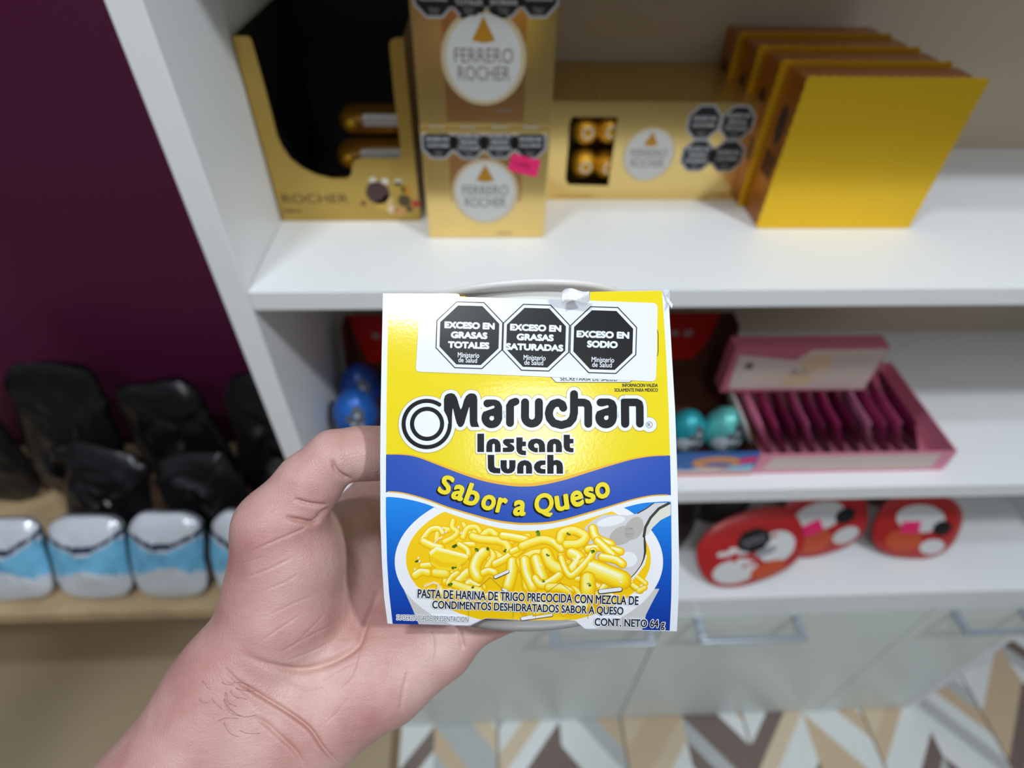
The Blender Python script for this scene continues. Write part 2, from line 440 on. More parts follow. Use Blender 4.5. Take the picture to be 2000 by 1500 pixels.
# wrapped bars inside
barm = mat('brown_gold_wrapper', (150, 104, 30), .3, .5, bump=.6, bscale=120); silv = mat('silver_wrapper_end', (226, 224, 220), .3, .3, bump=.8, bscale=200)
yel = mat('yellow_wrapper_edge', (190, 160, 20), .4)
bars = [(-.118, .235, 0, 'topmost wrapped chocolate bar inside the display carton, with a shiny silver band'), (-.120, .205, 0, 'wrapped chocolate bar in the middle of the pile inside the display carton'), (-.132, .165, 0, 'lowest wrapped chocolate bar, showing over the cut-away front of the display carton')]
for i, (x, y, rz, lab) in enumerate(bars):
    z0 = S1+.0015 + (2-i)*.026
    t = thing('chocolate_bar', (x, y, z0), lab, 'chocolate bar', 'chocolate bars in the display carton')
    hx, hy, hz = .040, .022, .0245
    def pill(p): return Vector((math.copysign(abs(p.x/hx)**.45*hx, p.x), math.copysign(abs(p.y/hy)**.5*hy, p.y), math.copysign(abs(p.z/hz*2)**.6*hz/2, p.z)))
    MB().ellipsoid((x, y, z0+hz/2), (hx, hy, hz/2), barm, 24, 14, pill).build('wrapper', t)
    s = MB()
    s.box((x-.012, y-hy-.0010, z0+.0125), (x+.037, y-hy+.006, z0+.0238), silv); s.build('foil_band', t, bevel=.0008)
    MB().ellipsoid((x-.026, y-hy+.003, z0+.012), (.009, .006, .008), foilg if i < 2 else yel, 14, 10).build('printed_emblem', t)

# upright gold boxes with scalloped front flanges, right
ty = [.1106, .1590, .2074, .2558]
for i, y0 in enumerate(ty):
    x0 = .2905 - i*.0052; x1 = x0+.165; z1 = 1.4095
    lab = ['bright gold upright box nearest the shelf edge, first of the row of four', 'second upright gold box, right behind the bright gold front one', 'third upright gold box from the shelf edge, second from the back', 'rearmost upright gold box in the row, beside the back board'][i]
    t = thing('upright_gift_box', (x0+.08, y0+.02, S1), lab, 'box', 'upright gold boxes with scalloped edges')
    MB().box((x0, y0+.002, S1+.0005), (x1, y0+.045, z1), brownb).build('carton', t, bevel=.0008)
    # scalloped front
    pl = []; W0, W1, Z0, Z1 = x0-.001, x1+.001, S1+.0005, z1+.003
    n = 15
    for k in range(n*4+1): q = k/(n*4); pl.append((W0-.0011*(1-math.cos(2*math.pi*q*n))/2, y0, Z0+(Z1-Z0)*q))
    n = 18
    for k in range(1, n*4+1): q = k/(n*4); pl.append((W0+(W1-W0)*q, y0, Z1+.0014*(1-math.cos(2*math.pi*q*n))/2))
    n = 15
    for k in range(1, n*4+1): q = 1-k/(n*4); pl.append((W1+.0011*(1-math.cos(2*math.pi*q*n))/2, y0, Z0+(Z1-Z0)*q))
    MB().prism(pl, (0, .002, 0), goldb).build('front_panel', t)
    A = Art(lambda a, b, l, x0=x0: Vector((x0-l, a, -b)), 6e-5)
    A.disc(y0+.024, -(z1-.047), .0095, umber, 1, ry=.019, n=28)
    A.poly([(y0+.010, -(z1-.075)), (y0+.038, -(z1-.075)), (y0+.038, -(z1-.098)), (y0+.010, -(z1-.098))], mat('brown_print', (96, 52, 18), .5, .3), 1)
    A.build('side_emblem', t)

# ================================================================== middle compartment: surprise-egg display
cb = mat('brown_cardboard', (84, 44, 28), .7); redc = mat('red_card', (196, 26, 22), .5); bluec = mat('blue_card', (46, 104, 180), .5)
orange = mat('orange_card', (222, 150, 90), .5); skyc = mat('sky_blue_card', (140, 196, 226), .5)
tx0, tx1, tf, tb = -.196, .352, .0245, .215
et = thing('egg_display_tray', (.08, .1, S2), 'wide cardboard tray with red header and blue printed front, holding chocolate eggs', 'display tray')
zf = ony(1470, 884, tf).z
MB().box((tx0, tf, S2+.0005), (tx1, tf+.0015, zf), bluec).build('front_panel', et)
MB().box((tx0, tf+.0015, S2+.0005), (tx1, tb, S2+.002), cb).build('bottom_panel', et)
hz = 1.072
for x in (tx0, tx1-.0015):
    MB().prism([(x, tf+.0015, S2+.002), (x, tb, S2+.002), (x, tb, hz), (x, tb-.03, hz), (x, tb-.06, zf+.004), (x, tf+.0015, zf)], (.0015, 0, 0), cb).build('side_panel', et)
MB().box((tx0+.0015, tb-.0015, S2+.002), (tx1-.0015, tb, hz), cb).build('back_panel', et)
A = Art(face_y(tb-.0015), 8e-5)
A.poly([(tx0+.003, -hz+.001), (tx1-.018, -hz+.001), (tx1-.026, -hz+.06), (tx1-.04, -hz+.088), (tx0+.02, -hz+.088)], redc, 1)
A.smudge((tx0+tx1)/2-.006, -hz+.037, .47, .015, mat('pale_lettering', (176, 150, 148), .5), 2, 26)
A.build('header', et, label='red header with pale lettering')
A = Art(face_y(tf), 8e-5)
A.poly([(tx0, -S2-.0008), (tx1, -S2-.0008), (tx1, -S2-.006), (tx0, -S2-.006)], mat('orange_red_card', (226, 92, 58), .5), 1)
A.poly([(tx0, -S2-.006), (tx1, -S2-.006), (tx1, -S2-.016)] + [(tx1-(tx1-tx0)*k/60, -S2-.016-.003*math.sin(k*1.1)) for k in range(1, 60)] + [(tx0, -S2-.016)], mat('pale_grey_card', (206, 206, 204), .5), 1)
for cx in (.30, .13, -.04): A.disc(cx, -S2-.028, .034, orange, 2, ry=.0125); A.disc(cx+.002, -S2-.024, .02, bluec, 3, ry=.004)
A.poly([(.33, -S2-.035), (tx1-.002, -S2-.04), (tx1-.002, -S2-.028), (.326, -S2-.025)], pinkp, 4)
A.poly([(.318, -S2-.02), (tx1-.002, -S2-.024), (tx1-.002, -S2-.012), (.32, -S2-.010)], skyc, 4)
A.build('printed_front', et)
def egg(px, py, y, hw, tint, white_low, lab):
    P = ony(px, py, y); hz_ = hw*1.28; P.z = max(P.z, S2+.002+hz_)
    t = thing('chocolate_egg', (P.x, P.y, P.z-hz_), lab, 'chocolate egg', 'chocolate eggs in the display tray')
    shp = lambda p: Vector((p.x*(1-.16*p.z/hz_), p.y*(1-.16*p.z/hz_), p.z))
    foil = mat('egg_foil_%d_%d_%d' % tint, tint, .32, .25, var=.12, vscale=60)
    MB().ellipsoid(P, (hw, hw, hz_), foil, 28, 18, shp).build('foil_wrapper', t)
    A = Art(lambda a, b, l, P=P: P + shp(Vector((a, -math.sqrt(max(0, 1-(a/hw)**2-(b/hz_)**2))*hw, -b)))*1.0 + Vector((0, -.0004-l*1, 0)), 1e-4, cut=hw/6, cutx=hw/6)
    gp = mat('grey_figure_print', (92, 96, 104), .5); gl = mat('pale_figure_print', (190, 196, 204), .5)
    if white_low: A.disc(-hw*.34, hz_*.1, hw*.42, gl, 1, ry=hz_*.34, n=24)
    for a, b, r in ((.28, -.25, .22), (.35, .12, .26), (-.05, .0, .2), (.5, -.1, .16), (.3, .42, .28), (0, .45, .2)): A.disc(a*hw, (b-.32)*hz_, r*hw, gp, 2, n=14)
    for a, b, r in ((.3, -.1, .1), (.1, .2, .12), (.42, .3, .1)): A.disc(a*hw, (b-.32)*hz_, r*hw, gl, 3, n=12)
    A.build('printed_figure', t)
egg(704, 752, .155, .0285, (30, 70, 150), 0, 'blue foil chocolate egg at the back of the tray, behind the other blue egg')
egg(694, 803, .095, .0285, (40, 110, 205), 0, 'bright blue foil chocolate egg just above the thumb')
egg(1338, 850, .075, .0265, (40, 160, 172), 1, 'teal foil chocolate egg half hidden by the right edge of the yellow noodle box')
egg(1412, 843, .075, .0280, (98, 190, 186), 1, 'pale teal and white chocolate egg beside the pink packets')

# pink tray of upright packets with a white and pink box on top
pinkc = mat('pink_card', (226, 140, 164), .5); rosec = mat('rose_card', (196, 104, 122), .5); creamc = mat('cream_card', (214, 196, 186), .5); mag = mat('magenta_wrapper', (156, 40, 96), .35)
px0, px1 = .354, .62
pt = thing('packet_tray', (.48, .08, S2), 'pink cardboard tray with pale panel, full of upright pink packets', 'tray')
zt = S2+.040
MB().box((px0, .026, S2+.0005), (px1, .0275, zt), pinkc).build('front_panel', pt)
for x in (px0, px1-.0015): MB().box((x, .0275, S2+.0005), (x+.0015, .20, zt), pinkc).build('side_panel', pt)
MB().box((px0, .20, S2+.0005), (px1, .2015, zt), pinkc).build('back_panel', pt)
MB().box((px0+.0015, .0275, S2+.0005), (px1-.0015, .20, S2+.0015), pinkc).build('bottom_panel', pt)
A = Art(face_y(.026), 8e-5); A.poly([(px0+.02, -zt+.006), (px1-.02, -zt+.004), (px1-.02, -S2-.006), (px0+.012, -S2-.008)], creamc, 1); A.build('printed_panel', pt)
pcols = [(214, 206, 204), (222, 120, 160), (150, 44, 96), (120, 30, 72), (196, 92, 142), (110, 26, 66), (172, 52, 108), (90, 24, 56), (214, 130, 168), (140, 40, 90), (188, 80, 130), (104, 28, 64)]
pnames = ['pale grey-white', 'light pink', 'magenta', 'deep wine', 'rose pink', 'dark plum', 'raspberry', 'very dark plum', 'soft pink', 'wine red', 'mid pink', 'dark wine']
for i in range(12):
    x = px0+.006+i*.0205; m = mat('packet_wrapper_%d' % i, pcols[i], .3, var=.15, vscale=30)
    lab = '%s upright packet in the pink tray, ' % pnames[i] + ['at the end beside the teal egg', 'second from the egg end', 'third from the egg end', 'fourth from the egg end', 'fifth from the egg end', 'sixth from the egg end', 'seventh from the egg end', 'eighth from the egg end', 'ninth from the egg end', 'tenth from the egg end', 'eleventh from the egg end', 'farthest from the eggs'][i]
    t = thing('candy_packet', (x, .06, S2+.0016), lab, 'packet', 'upright packets in the pink tray')
    b = MB(); ht = ony(1432, 766, .105).z-S2-.0086; ln = -.042
    vs = []; fs = []; nz, nyy = 8, 6
    for s in (0, 1):
        for k in range(nz+1):
            for j in range(nyy+1):
                q, w = k/nz, j/nyy; th = .0078*math.sin(math.pi*min(1, max(0, q)))**.5*math.sin(math.pi*w)**.5+.0005
                vs.append((x+.013+ln*q+(th if s else -th), .045+.10*w, S2+.002+ht*q))
    st = (nz+1)*(nyy+1)
    for s in (0, 1):
        for k in range(nz):
            for j in range(nyy):
                a = s*st+k*(nyy+1)+j; fs.append((a, a+1, a+nyy+2, a+nyy+1))
    for k in range(nz): a = k*(nyy+1); fs.append((a, a+nyy+1, a+nyy+1+st, a+st)); a += nyy; fs.append((a, a+nyy+1, a+nyy+1+st, a+st))
    b.add(vs, fs, m, True); b.build('wrapper', t)
    MB().box((x+.013+ln-.0006, .045, S2+.002+ht), (x+.013+ln+.0006, .145, S2+.002+ht+.006), m).build('seal_strip', t)
y0 = .105; zb = ony(1432, 766, y0).z
pbx = MB(); bxx0 = ony(1438, 680, y0).x; zt2 = ony(1438, 680, y0).z
pb = thing('pink_box', (.5, .1, zb), 'white and pink box lying on top of the upright pink packets', 'box')
MB().box((bxx0, y0, zb), (bxx0+.20, y0+.024, zt2), rosec).build('carton', pb, bevel=.001)
A = Art(face_y(y0), 8e-5)
hB = zt2-zb
A.poly([(bxx0+.008, -zt2+.012), (bxx0+.085, -zt2+.022), (bxx0+.10, -zt2+.004), (bxx0+.198, -zt2+.004), (bxx0+.198, -zb-.003), (bxx0+.010, -zb-.007)], creamc, 1)
A.disc(bxx0+.115, -zt2+.028, .020, mat('apricot_print', (222, 192, 160), .5), 2, ry=.016); A.disc(bxx0+.10, -zb-.022, .022, MATS['apricot_print'], 2, ry=.012)
A.text('AGU', bxx0+.098, -zt2+.042, .03, .013, greyp, 3, shear=.25)
A.disc(bxx0+.026, -zt2+.031, .006, greyp, 2, n=16)
A.build('printed_front', pb)

# ================================================================== lower compartment: pouches
redw = mat('red_wrapper', (186, 40, 40), .3, bump=.4, bscale=60); darkw = mat('dark_wrapper', (40, 34, 36), .35, bump=.6, bscale=50, var=.3, vscale=20); whw = mat('white_wrapper', (220, 220, 220), .3)
orw = mat('orange_print', (206, 84, 50), .4)
def pouch(c, rx, rz, th, m, tilt, roll, lab, name='candy_pouch', art=None, cat='pouch', grp='candy pouches on the lowest open shelf', crumple=0., bands=()):
    """oval pillow pouch leaning back: rx, rz half sizes, th half thickness"""
    t = thing(name, c, lab, cat, grp); c = Vector(c)
    M = Matrix.Rotation(tilt, 3, 'X') @ Matrix.Rotation(roll, 3, 'Y')
    b = MB(); n, k = 64, 14; vs = []; fs = []; ce = Vector((0, 0, 0)); pw = .45 if crumple else .8
    for s in (-1, 1):
        for j in range(k+1):
            q = j/k
            for i in range(n):
                a = 2*math.pi*i/n; rr = q
                p = Vector((rx*rr*math.copysign(abs(math.cos(a))**pw, math.cos(a)), s*th*math.sqrt(max(0, 1-(rr*.985)**2)), rz*rr*math.copysign(abs(math.sin(a))**pw, math.sin(a))))
                if crumple:
                    nv_ = mnoise.turbulence_vector(p*16+c*31, 3, False); p += Vector((nv_.x*.6, s*abs(nv_.y)*(1.05-q)*1.4-s*.3*(1-q), nv_.z*.6))*crumple
                vs.append(M @ p)
        o = (0 if s < 0 else (k+1)*n)
        for j in range(k):
            for i in range(n): i2 = (i+1) % n; fs.append((o+j*n+i, o+j*n+i2, o+(j+1)*n+i2, o+(j+1)*n+i))
    ce = c + Vector((0, 0, -min(v.z for v in vs)+.0006)); vs = [v+ce for v in vs]
    b.add(vs, fs, m, True)
    for lo, hi, bm_ in bands:                       # printed bands across the bag
        for i, f in enumerate(b.f):
            h_ = sum(j % ((k+1)*n) // n * math.sin(2*math.pi*((j % n))/n)/k for j in f)/len(f)
            if lo < h_ < hi: b.m[i] = b.mi(bm_)
    b.build('wrapper', t)
    if art:
        def mp(a, bb, l):
            q = min(1, (abs(a)**(2/pw)+abs(bb)**(2/pw))**(pw/2))
            return ce + M @ Vector((a*rx, -th*math.sqrt(max(0, 1-(.985*q)**2))-.0005-l, -bb*rz))
        A = Art(mp, 1e-4, cut=.1, cutx=.1); art(A); A.build('printed_front', t)
    return t
def art1(A):
    A.disc(-.42, .40, .42, whw, 1, ry=.36, rot=.4); A.disc(.42, .12, .36, whw, 1, ry=.44); A.disc(.16, .66, .34, orw, 2, ry=.24); A.disc(-.45, -.2, .2, whw, 1, ry=.1); A.disc(.0, -.1, .3, whw, 1, ry=.12)
    for k in range(18):
        a = random.uniform(-.6, .6); b = random.uniform(-.5, .5); A.disc(a, b, .05, redw, 2, ry=.05, n=10)
    A.disc(.2, .12, .22, mat('grey_print', (150, 150, 158), .4), 3, ry=.1)
    A.octo(.06, -.28, .30, inkg, 4); A.text('EXCESO EN', .06, -.33, .4, .07, silver, 5); A.text('AZÚCARES', .06, -.22, .4, .07, silver, 5)
P = onz(1440, 1134, BT); pouch((P.x+.012, .058, BT), .092, .066, .013, redw, -.55, -.35, 'red and white oval candy pouch with a black octagon, lying nearest the shelf edge', art=art1)
def art2(A):
    A.disc(-.1, -.3, .55, whw, 1, ry=.4); A.disc(-.3, .4, .4, orw, 1, ry=.35); A.disc(.4, .5, .3, whw, 1, ry=.25)
    A.poly([(-.5, -.15), (-.1, -.25), (-.05, .1), (-.45, .2)], pinkp, 3)
    A.octo(.45, -.1, .22, inkg, 3)
pouch((P.x+.155, .105, BT), .082, .066, .013, redw, -.5, -.3, 'red and white candy pouch with a pink price sticker, right of the black-octagon pouch', art=art2)
pouch((P.x+.325, .095, BT), .08, .064, .013, redw, -.5, .15, 'red candy pouch farthest along the lowest open shelf', art=art2)
pouch((.305, .135, BT), .065, .10, .016, darkw, -.5, .1, 'dark wrapped pouch on the lowest shelf, just right of the yellow noodle box')
pouch((.425, .19, BT), .07, .11, .016, darkw, -.4, .05, 'dark pouch leaning behind the black-octagon red pouch')
pouch((.60, .205, BT), .078, .13, .018, darkw, -.4, -.05, 'dark pouch standing tallest at the back of the lowest shelf')
pouch((.775, .205, BT), .078, .12, .018, mat('dark_red_wrapper', (120, 26, 30), .35, bump=.5, bscale=50), -.25, .1, 'dark red pouch standing at the back of the lowest shelf')

# ================================================================== left of the unit: low bench with goods
tan = mat('tan_wood', (200, 172, 132), .5, var=.07, vscale=20)
bn = thing('display_bench', (-.75, .1, 0), 'low tan wooden bench left of the white shelving unit', 'bench')
bz = .60
MB().box((-1.5, .02, bz-.03), (-.262, .39, bz), tan).build('bench_top', bn, bevel=.002)
for x in (-1.49, -.30): MB().box((x, .04, 0), (x+.03, .38, bz-.03), tan).build('side_panel', bn, bevel=.002)
MB().box((-1.46, .36, .1), (-.30, .375, bz-.03), tan).build('back_rail', bn)
blackw = mat('black_wrapper', (20, 19, 22), .28, bump=.9, bscale=35, var=.4, vscale=14)
for i, (x, y, rx, rz, tl, rl, lab) in enumerate((
        (-.385, .27, .075, .14, -.22, .1, 'tall crumpled black bag nearest the shelving unit, at the back of the bench'),
        (-.565, .28, .078, .135, -.22, -.15, 'crumpled black bag at the back of the bench, second from the shelving unit'),
        (-.75, .28, .08, .15, -.22, .12, 'crumpled black bag at the back of the bench, third from the shelving unit'),
        (-.94, .28, .08, .13, -.22, -.1, 'crumpled black bag at the far end of the row on the bench'),
        (-.345, .19, .06, .085, -.35, .2, 'small black bag slumped in front of the tallest black bag, by the side panel'),
        (-.505, .19, .072, .09, -.4, -.1, 'small black bag slumped before the second tall black bag'),
        (-.668, .19, .072, .095, -.4, .1, 'small black bag slumped before the third tall black bag'))):
    pouch((x, y, bz), rx, rz, .022, blackw, tl, rl, lab, 'crumpled_bag', None, 'bag', 'black bags on the bench', .022)
bw = mat('pale_blue_wrapper', (120, 190, 226), .2, var=.1, vscale=30); sw = mat('silver_white_wrapper', (226, 230, 238), .18, .15, bump=.4, bscale=40)
navy = mat('navy_print', (44, 58, 84), .3, bump=.4, bscale=40)
for i, (x, lab) in enumerate(((-.405, 'silver-white snack bag with a blue band, nearest the thumb on the bench'), (-.535, 'silver-white snack bag with a blue band, second from the hand on the bench'), (-.665, 'silver-white snack bag with a blue band, third from the hand on the bench'), (-.795, 'silver-white snack bag with a blue band, farthest from the hand on the bench'))):
    pouch((x, .085, bz), .06, .075, .026, sw, -.55, 0, lab, 'snack_bag', None, 'bag', 'silver snack bags along the bench', .010, ((-.12, .22, bw), (.28, .42, navy)))

# ================================================================== noodle box held in the hand
def cs(X, Y, D): return EYE + RT*X + UP*Y + FW*D
D0 = .194
P0 = (34/F*D0, -150/F*D0, D0)
UX = (.9985, -.0079, -.0523); UY = (-.0192, .9998, 0.); NN = (-.0523, 0., -.9986)
def dot(a, b): return a[0]*b[0]+a[1]*b[1]+a[2]*b[2]
def bulge(v): return (-1.4 if v > -.02 else -3.9)*(v+.02)**2
def panel(px, py, lift):
    d = ((px-1000)/F, -(py-750)/F, 1.); h = 0.
    for _ in range(7):
        t = (dot(P0, NN)+h)/dot(d, NN); v = dot([d[i]*t-P0[i] for i in range(3)], UY); h = bulge(v)
    return cs(*[d[i]*t+lift*NN[i] for i in range(3)])
def loc(u, v, w): return cs(*[P0[i]+u*UX[i]+v*UY[i]+w*NN[i] for i in range(3)])
NW = (RT*NN[0]+UP*NN[1]+FW*NN[2]).normalized(); YW = (RT*UY[0]+UP*UY[1]).normalized()
card = mat('white_card', (236, 240, 248), .35); cardin = mat('grey_card_inside', (186, 178, 166), .8)
yellow = mat('yellow_print', (242, 219, 10), .15, spec=.6, bump=.03, bscale=900); yellow2 = mat('golden_edge_print', (238, 178, 14), .3)
halo = mat('ochre_print', (196, 168, 12), .3)
blue = mat('royal_blue_print', (28, 76, 178), .28); wht = mat('white_print', (236, 240, 250), .3); blk = mat('black_print', (22, 24, 26), .36, spec=.15)
blkt = mat('black_text_print', (30, 32, 38), .35, spec=.25)
def blue_gradient():
    m = bpy.data.materials.new('sky_to_navy_print'); m.use_nodes = True; nt = m.node_tree; b = nt.nodes['Principled BSDF']; b.inputs['Roughness'].default_value = .28
    g = nt.nodes.new('ShaderNodeTexCoord'); d = nt.nodes.new('ShaderNodeVectorMath'); d.operation = 'DOT_PRODUCT'; d.inputs[1].default_value = YW
    nt.links.new(g.outputs['Object'], d.inputs[0])
    mr = nt.nodes.new('ShaderNodeMapRange'); mr.inputs['From Min'].default_value = -.055; mr.inputs['From Max'].default_value = -.012
    nt.links.new(d.outputs['Value'], mr.inputs['Value'])
    r = nt.nodes.new('ShaderNodeValToRGB'); e = r.color_ramp.elements; e[0].color = srgb((20, 58, 158)); e[1].color = srgb((8, 134, 226)); k = e.new(.45); k.color = srgb((18, 88, 194))
    nt.links.new(mr.outputs['Result'], r.inputs['Fac']); nt.links.new(r.outputs['Color'], b.inputs['Base Color']); return m
blueg = blue_gradient()

sl = thing('noodle_box', loc(0, 0, 0), 'yellow and blue cardboard noodle box with a warning sticker, held up in the hand', 'noodle box')
left = [(748, 573), (745.5, 690), (743.5, 800), (742.5, 900), (743, 1020), (746, 1100), (750, 1165), (757, 1218)]
right = [(1305, 567), (1312, 690), (1318.5, 800), (1322, 900), (1324.5, 1000), (1326.5, 1100), (1325, 1170), (1322, 1233)]
bot = [(918, 1222.5), (948, 1208), (1035, 1213), (1121, 1211.5), (1143, 1229)]
top = [(1152, 570), (1152, 587), (899, 580), (896, 573.5)]
outline = left + bot + right[::-1] + top
def interp(tab, y):
    for (x0, y0), (x1, y1) in zip(tab, tab[1:]):
        if y0 <= y <= y1: return x0+(x1-x0)*(y-y0)/(y1-y0)
    return tab[0][0] if y < tab[0][1] else tab[-1][0]
il = [(759, 573), (756.5, 690), (755, 800), (754, 900), (753.5, 1000), (756, 1100), (760, 1160), (767, 1219)]
ir = [(1293, 567.5), (1301, 690), (1306, 800), (1309, 900), (1311, 1000), (1312, 1100), (1311, 1170), (1308, 1232)]
# the card itself, printed side and thickness
A = Art(panel, 3e-5, cut=12); A.poly(outline, card, 0); fp = A.build('front_panel', sl)
th = Art(lambda x, y, l: panel(x, y, -.0006), cut=12); th.poly(outline, cardin, 0); th.build('card_backing', fp)

wt = [(755, 887), (785, 887), (815, 891.5), (860, 908), (905, 924.5), (950, 938), (995, 945.5), (1025, 947), (1055, 944.6), (1100, 935), (1145, 921.5), (1190, 908), (1235, 896), (1274, 890), (1309, 889)]
wb = [(753, 960), (785, 962.5), (830, 974.5), (875, 991), (920, 1004.5), (965, 1016.5), (1010, 1022.5), (1034, 1022.8), (1064, 1021.6), (1100, 1015.6), (1145, 1003), (1190, 989.5), (1235, 976), (1274, 968), (1311, 966.5)]
ww = [(753, 970), (785, 973), (830, 983.5), (875, 1001.5), (920, 1016.5), (965, 1029), (1010, 1036), (1040, 1036.6), (1070, 1033.6), (1115, 1024), (1160, 1009.6), (1205, 995.5), (1250, 983.5), (1280, 980.5), (1311, 979)]
wt, wb, ww = smooth_path(wt, 4), smooth_path(wb, 4), smooth_path(ww, 4)
def il_pts(y0, y1): return [(interp(il, y), y) for y in [y0+(y1-y0)*k/8 for k in range(9)]]
def ir_pts(y0, y1): return [(interp(ir, y), y) for y in [y0+(y1-y0)*k/8 for k in range(9)]]
A = Art(panel, 3e-5, cut=12)
A.poly(il_pts(573.5, 889) + wt[1:-1] + ir_pts(890, 567.8) + [(1152.3, 570), (1152.3, 587), (898.7, 580), (896, 574)], yellow, 1)
A.build('yellow_ground', fp)
A = Art(panel, 3e-5, cut=12)
A.poly(il_pts(888, 962) + wb[1:-1] + ir_pts(967, 890) + wt[1:-1][::-1], blue, 2)
A.stroke([(x, y, .8+2.4*math.exp(-((x-1030)/190)**2)) for x, y in wt[1:-1]], 2, yellow2, 3, caps=False)
A.stroke([(x, y, 1.0+.8*math.exp(-((x-1030)/190)**2)) for x, y in wb[1:-1]], 2, yellow2, 3, caps=False)
A.build('flavour_banner', fp)
# ---- picture of the bowl
cream = mat('cream_white_print', (240, 240, 244), .3); bowlg = mat('bowl_grey_print', (206, 204, 202), .3)
soup = mat('soup_print', (249, 204, 16), .28); nod = [mat('noodle_print_%d' % i, c, .25) for i, c in enumerate(((250, 208, 20), (246, 200, 12), (252, 216, 44), (238, 190, 10), (250, 222, 70)))]
nsh = mat('noodle_edge_print', (234, 172, 4), .28); nhi = mat('noodle_light_print', (254, 244, 168), .25); nmid = mat('noodle_mid_print', (253, 226, 70), .25); herb = mat('herb_print', (62, 96, 28), .3); herb2 = mat('light_herb_print', (104, 150, 20), .3)
spoon = mat('spoon_print', (212, 210, 212), .28); spoond = mat('spoon_edge_print', (58, 58, 50), .3); spoonl = mat('spoon_light_print', (236, 236, 240), .28); spoonm = mat('spoon_mid_print', (184, 178, 172), .28)
A = Art(panel, 7e-6, cut=12)
A.poly(il_pts(971, 1218.5) + [(917.5, 1222), (948, 1207.5), (1035, 1212.5), (1121, 1211), (1143, 1228.5)] + ir_pts(1231.5, 980) + ww[1:-1][::-1], blueg, 1)
def below(x):           # lower edge of the white band
    return interp(ww, x) if False else [y0+(y1-y0)*(x-x0)/(x1-x0) for (x0, y0), (x1, y1) in zip(ww, ww[1:]) if x0 <= x <= x1][0]
def ell(cx, cy, a, b, clip=0.):
    out = []
    for k in range(160):
        q = 2*math.pi*k/160; x, y = cx+a*math.cos(q), cy+b*math.sin(q); out.append((x, y))
    return out
def clip_poly(pts, keep):
    """walk the polygon, keep(x, y) -> (x, y) moved inside"""
    out = []
    for p in pts:
        q = keep(*p)
        if not out or abs(out[-1][0]-q[0])+abs(out[-1][1]-q[1]) > .05: out.append(q)
    return out
def botline(x):
    tab = [(757, 1217.5), (917, 1221.5), (948, 1206.8), (1035, 1211.8), (1121, 1210.3), (1143, 1228), (1322, 1231.5)]
    for (x0, y0), (x1, y1) in zip(tab, tab[1:]):
        if x0 <= x <= x1: return y0+(y1-y0)*(x-x0)/(x1-x0)
    return 1217
keep = lambda x, y: (x, min(max(y, below(x)), botline(x)))
def dense(pts, step=4.):
    out = []
    for (x0, y0), (x1, y1) in zip(pts, pts[1:]+pts[:1]):
        n = max(1, int(math.hypot(x1-x0, y1-y0)/step))
        out += [(x0+(x1-x0)*k/n, y0+(y1-y0)*k/n) for k in range(n)]
    return out
A.poly(clip_poly(dense([(788, 1150), (1288, 1150), (1272, 1180), (1262, 1200), (1254, 1232), (818, 1220), (806, 1190)]), keep), bowlg, 3)
A.poly(clip_poly(ell(1033, 1097, 262, 150), keep), cream, 4)
A.poly(clip_poly(ell(1032, 1092, 239, 128), keep), soup, 5)
n5 = lambda x, y: (750+.17334*x, 980+.17333*y)
n6 = lambda x, y: (1020+.17338*x, 980+.17333*y)
def inside(x, y): return ((x-1032)/237)**2+((y-1092)/126)**2 < 1 and below(min(max(x, 760), 1305))+2 < y < botline(x)-2
NRAMP = [mat('noodle_tone_%d' % i, c, .25) for i, c in enumerate(((240, 180, 6), (248, 203, 18), (252, 219, 40), (254, 231, 80), (255, 241, 140), (255, 250, 208)))]
for k in range(70):
    x, y = random.uniform(798, 1266), random.uniform(1005, 1208)
    if inside(x-9, y-6) and inside(x+9, y+6): A.disc(x, y, random.uniform(5, 12), (NRAMP[0], NRAMP[1], NRAMP[2])[k % 3], 5.3+.008*k, ry=random.uniform(3, 7), n=16, rot=random.uniform(-1, 1))
# spoon
sp = lambda *q: [n6(a, b) for a, b in q]
A.poly(sp((690, 310), (740, 255), (800, 205), (900, 152), (1010, 141), (1180, 155), (1290, 135), (1400, 70), (1470, 16), (1672, 8), (1560, 65), (1450, 170), (1395, 260), (1372, 380), (1378, 560), (1345, 690), (1290, 785), (1215, 865), (1120, 900), (900, 760), (760, 500)), spoon, 8)
A.disc(*n6(1120, 380), 26, spoonm, 9, ry=17, rot=-.5); A.disc(*n6(1260, 300), 17, spoonm, 9, ry=24, rot=.5); A.disc(*n6(1190, 650), 18, spoonl, 9, ry=15); A.disc(*n6(1000, 220), 28, spoonl, 9, ry=9, rot=-.2)
A.poly(sp((1672, 26), (1672, 150), (1560, 205), (1470, 290), (1420, 365), (1380, 390), (1392, 270), (1470, 150), (1580, 60)), mat('spoon_handle_print', (222, 220, 206), .28), 10)
A.stroke([n6(*q) for q in ((1650, 18), (1540, 75), (1445, 180), (1388, 285), (1370, 390))], 2.6, spoond, 11)
A.stroke([n6(*q)+(w,) for q, w in (((1376, 400), 1.5), ((1382, 480), 2.4), ((1384, 560), 2.2), ((1370, 640), 1.3), ((1335, 720), .9), ((1275, 800), .8), ((1215, 862), .6))], 1, spoond, 11)
A.stroke([n6(*q) for q in ((1392, 610), (1370, 700), (1300, 800), (1235, 875))], 2.2, spoonl, 10)
A.stroke([n6(*q) for q in ((1300, 130), (1400, 75), (1480, 15))], 1., spoond, 11)
placed = []
def level(P, r):
    """print order: one step above every earlier noodle it crosses"""
    L = 0
    for Q, q, l in placed:
        if l >= L and any((x-a)**2+(y-b)**2 < (r+q+2)**2 for x, y in P[::2] for a, b in Q[::2]): L = l+1
    placed.append((P, r, L)); return L
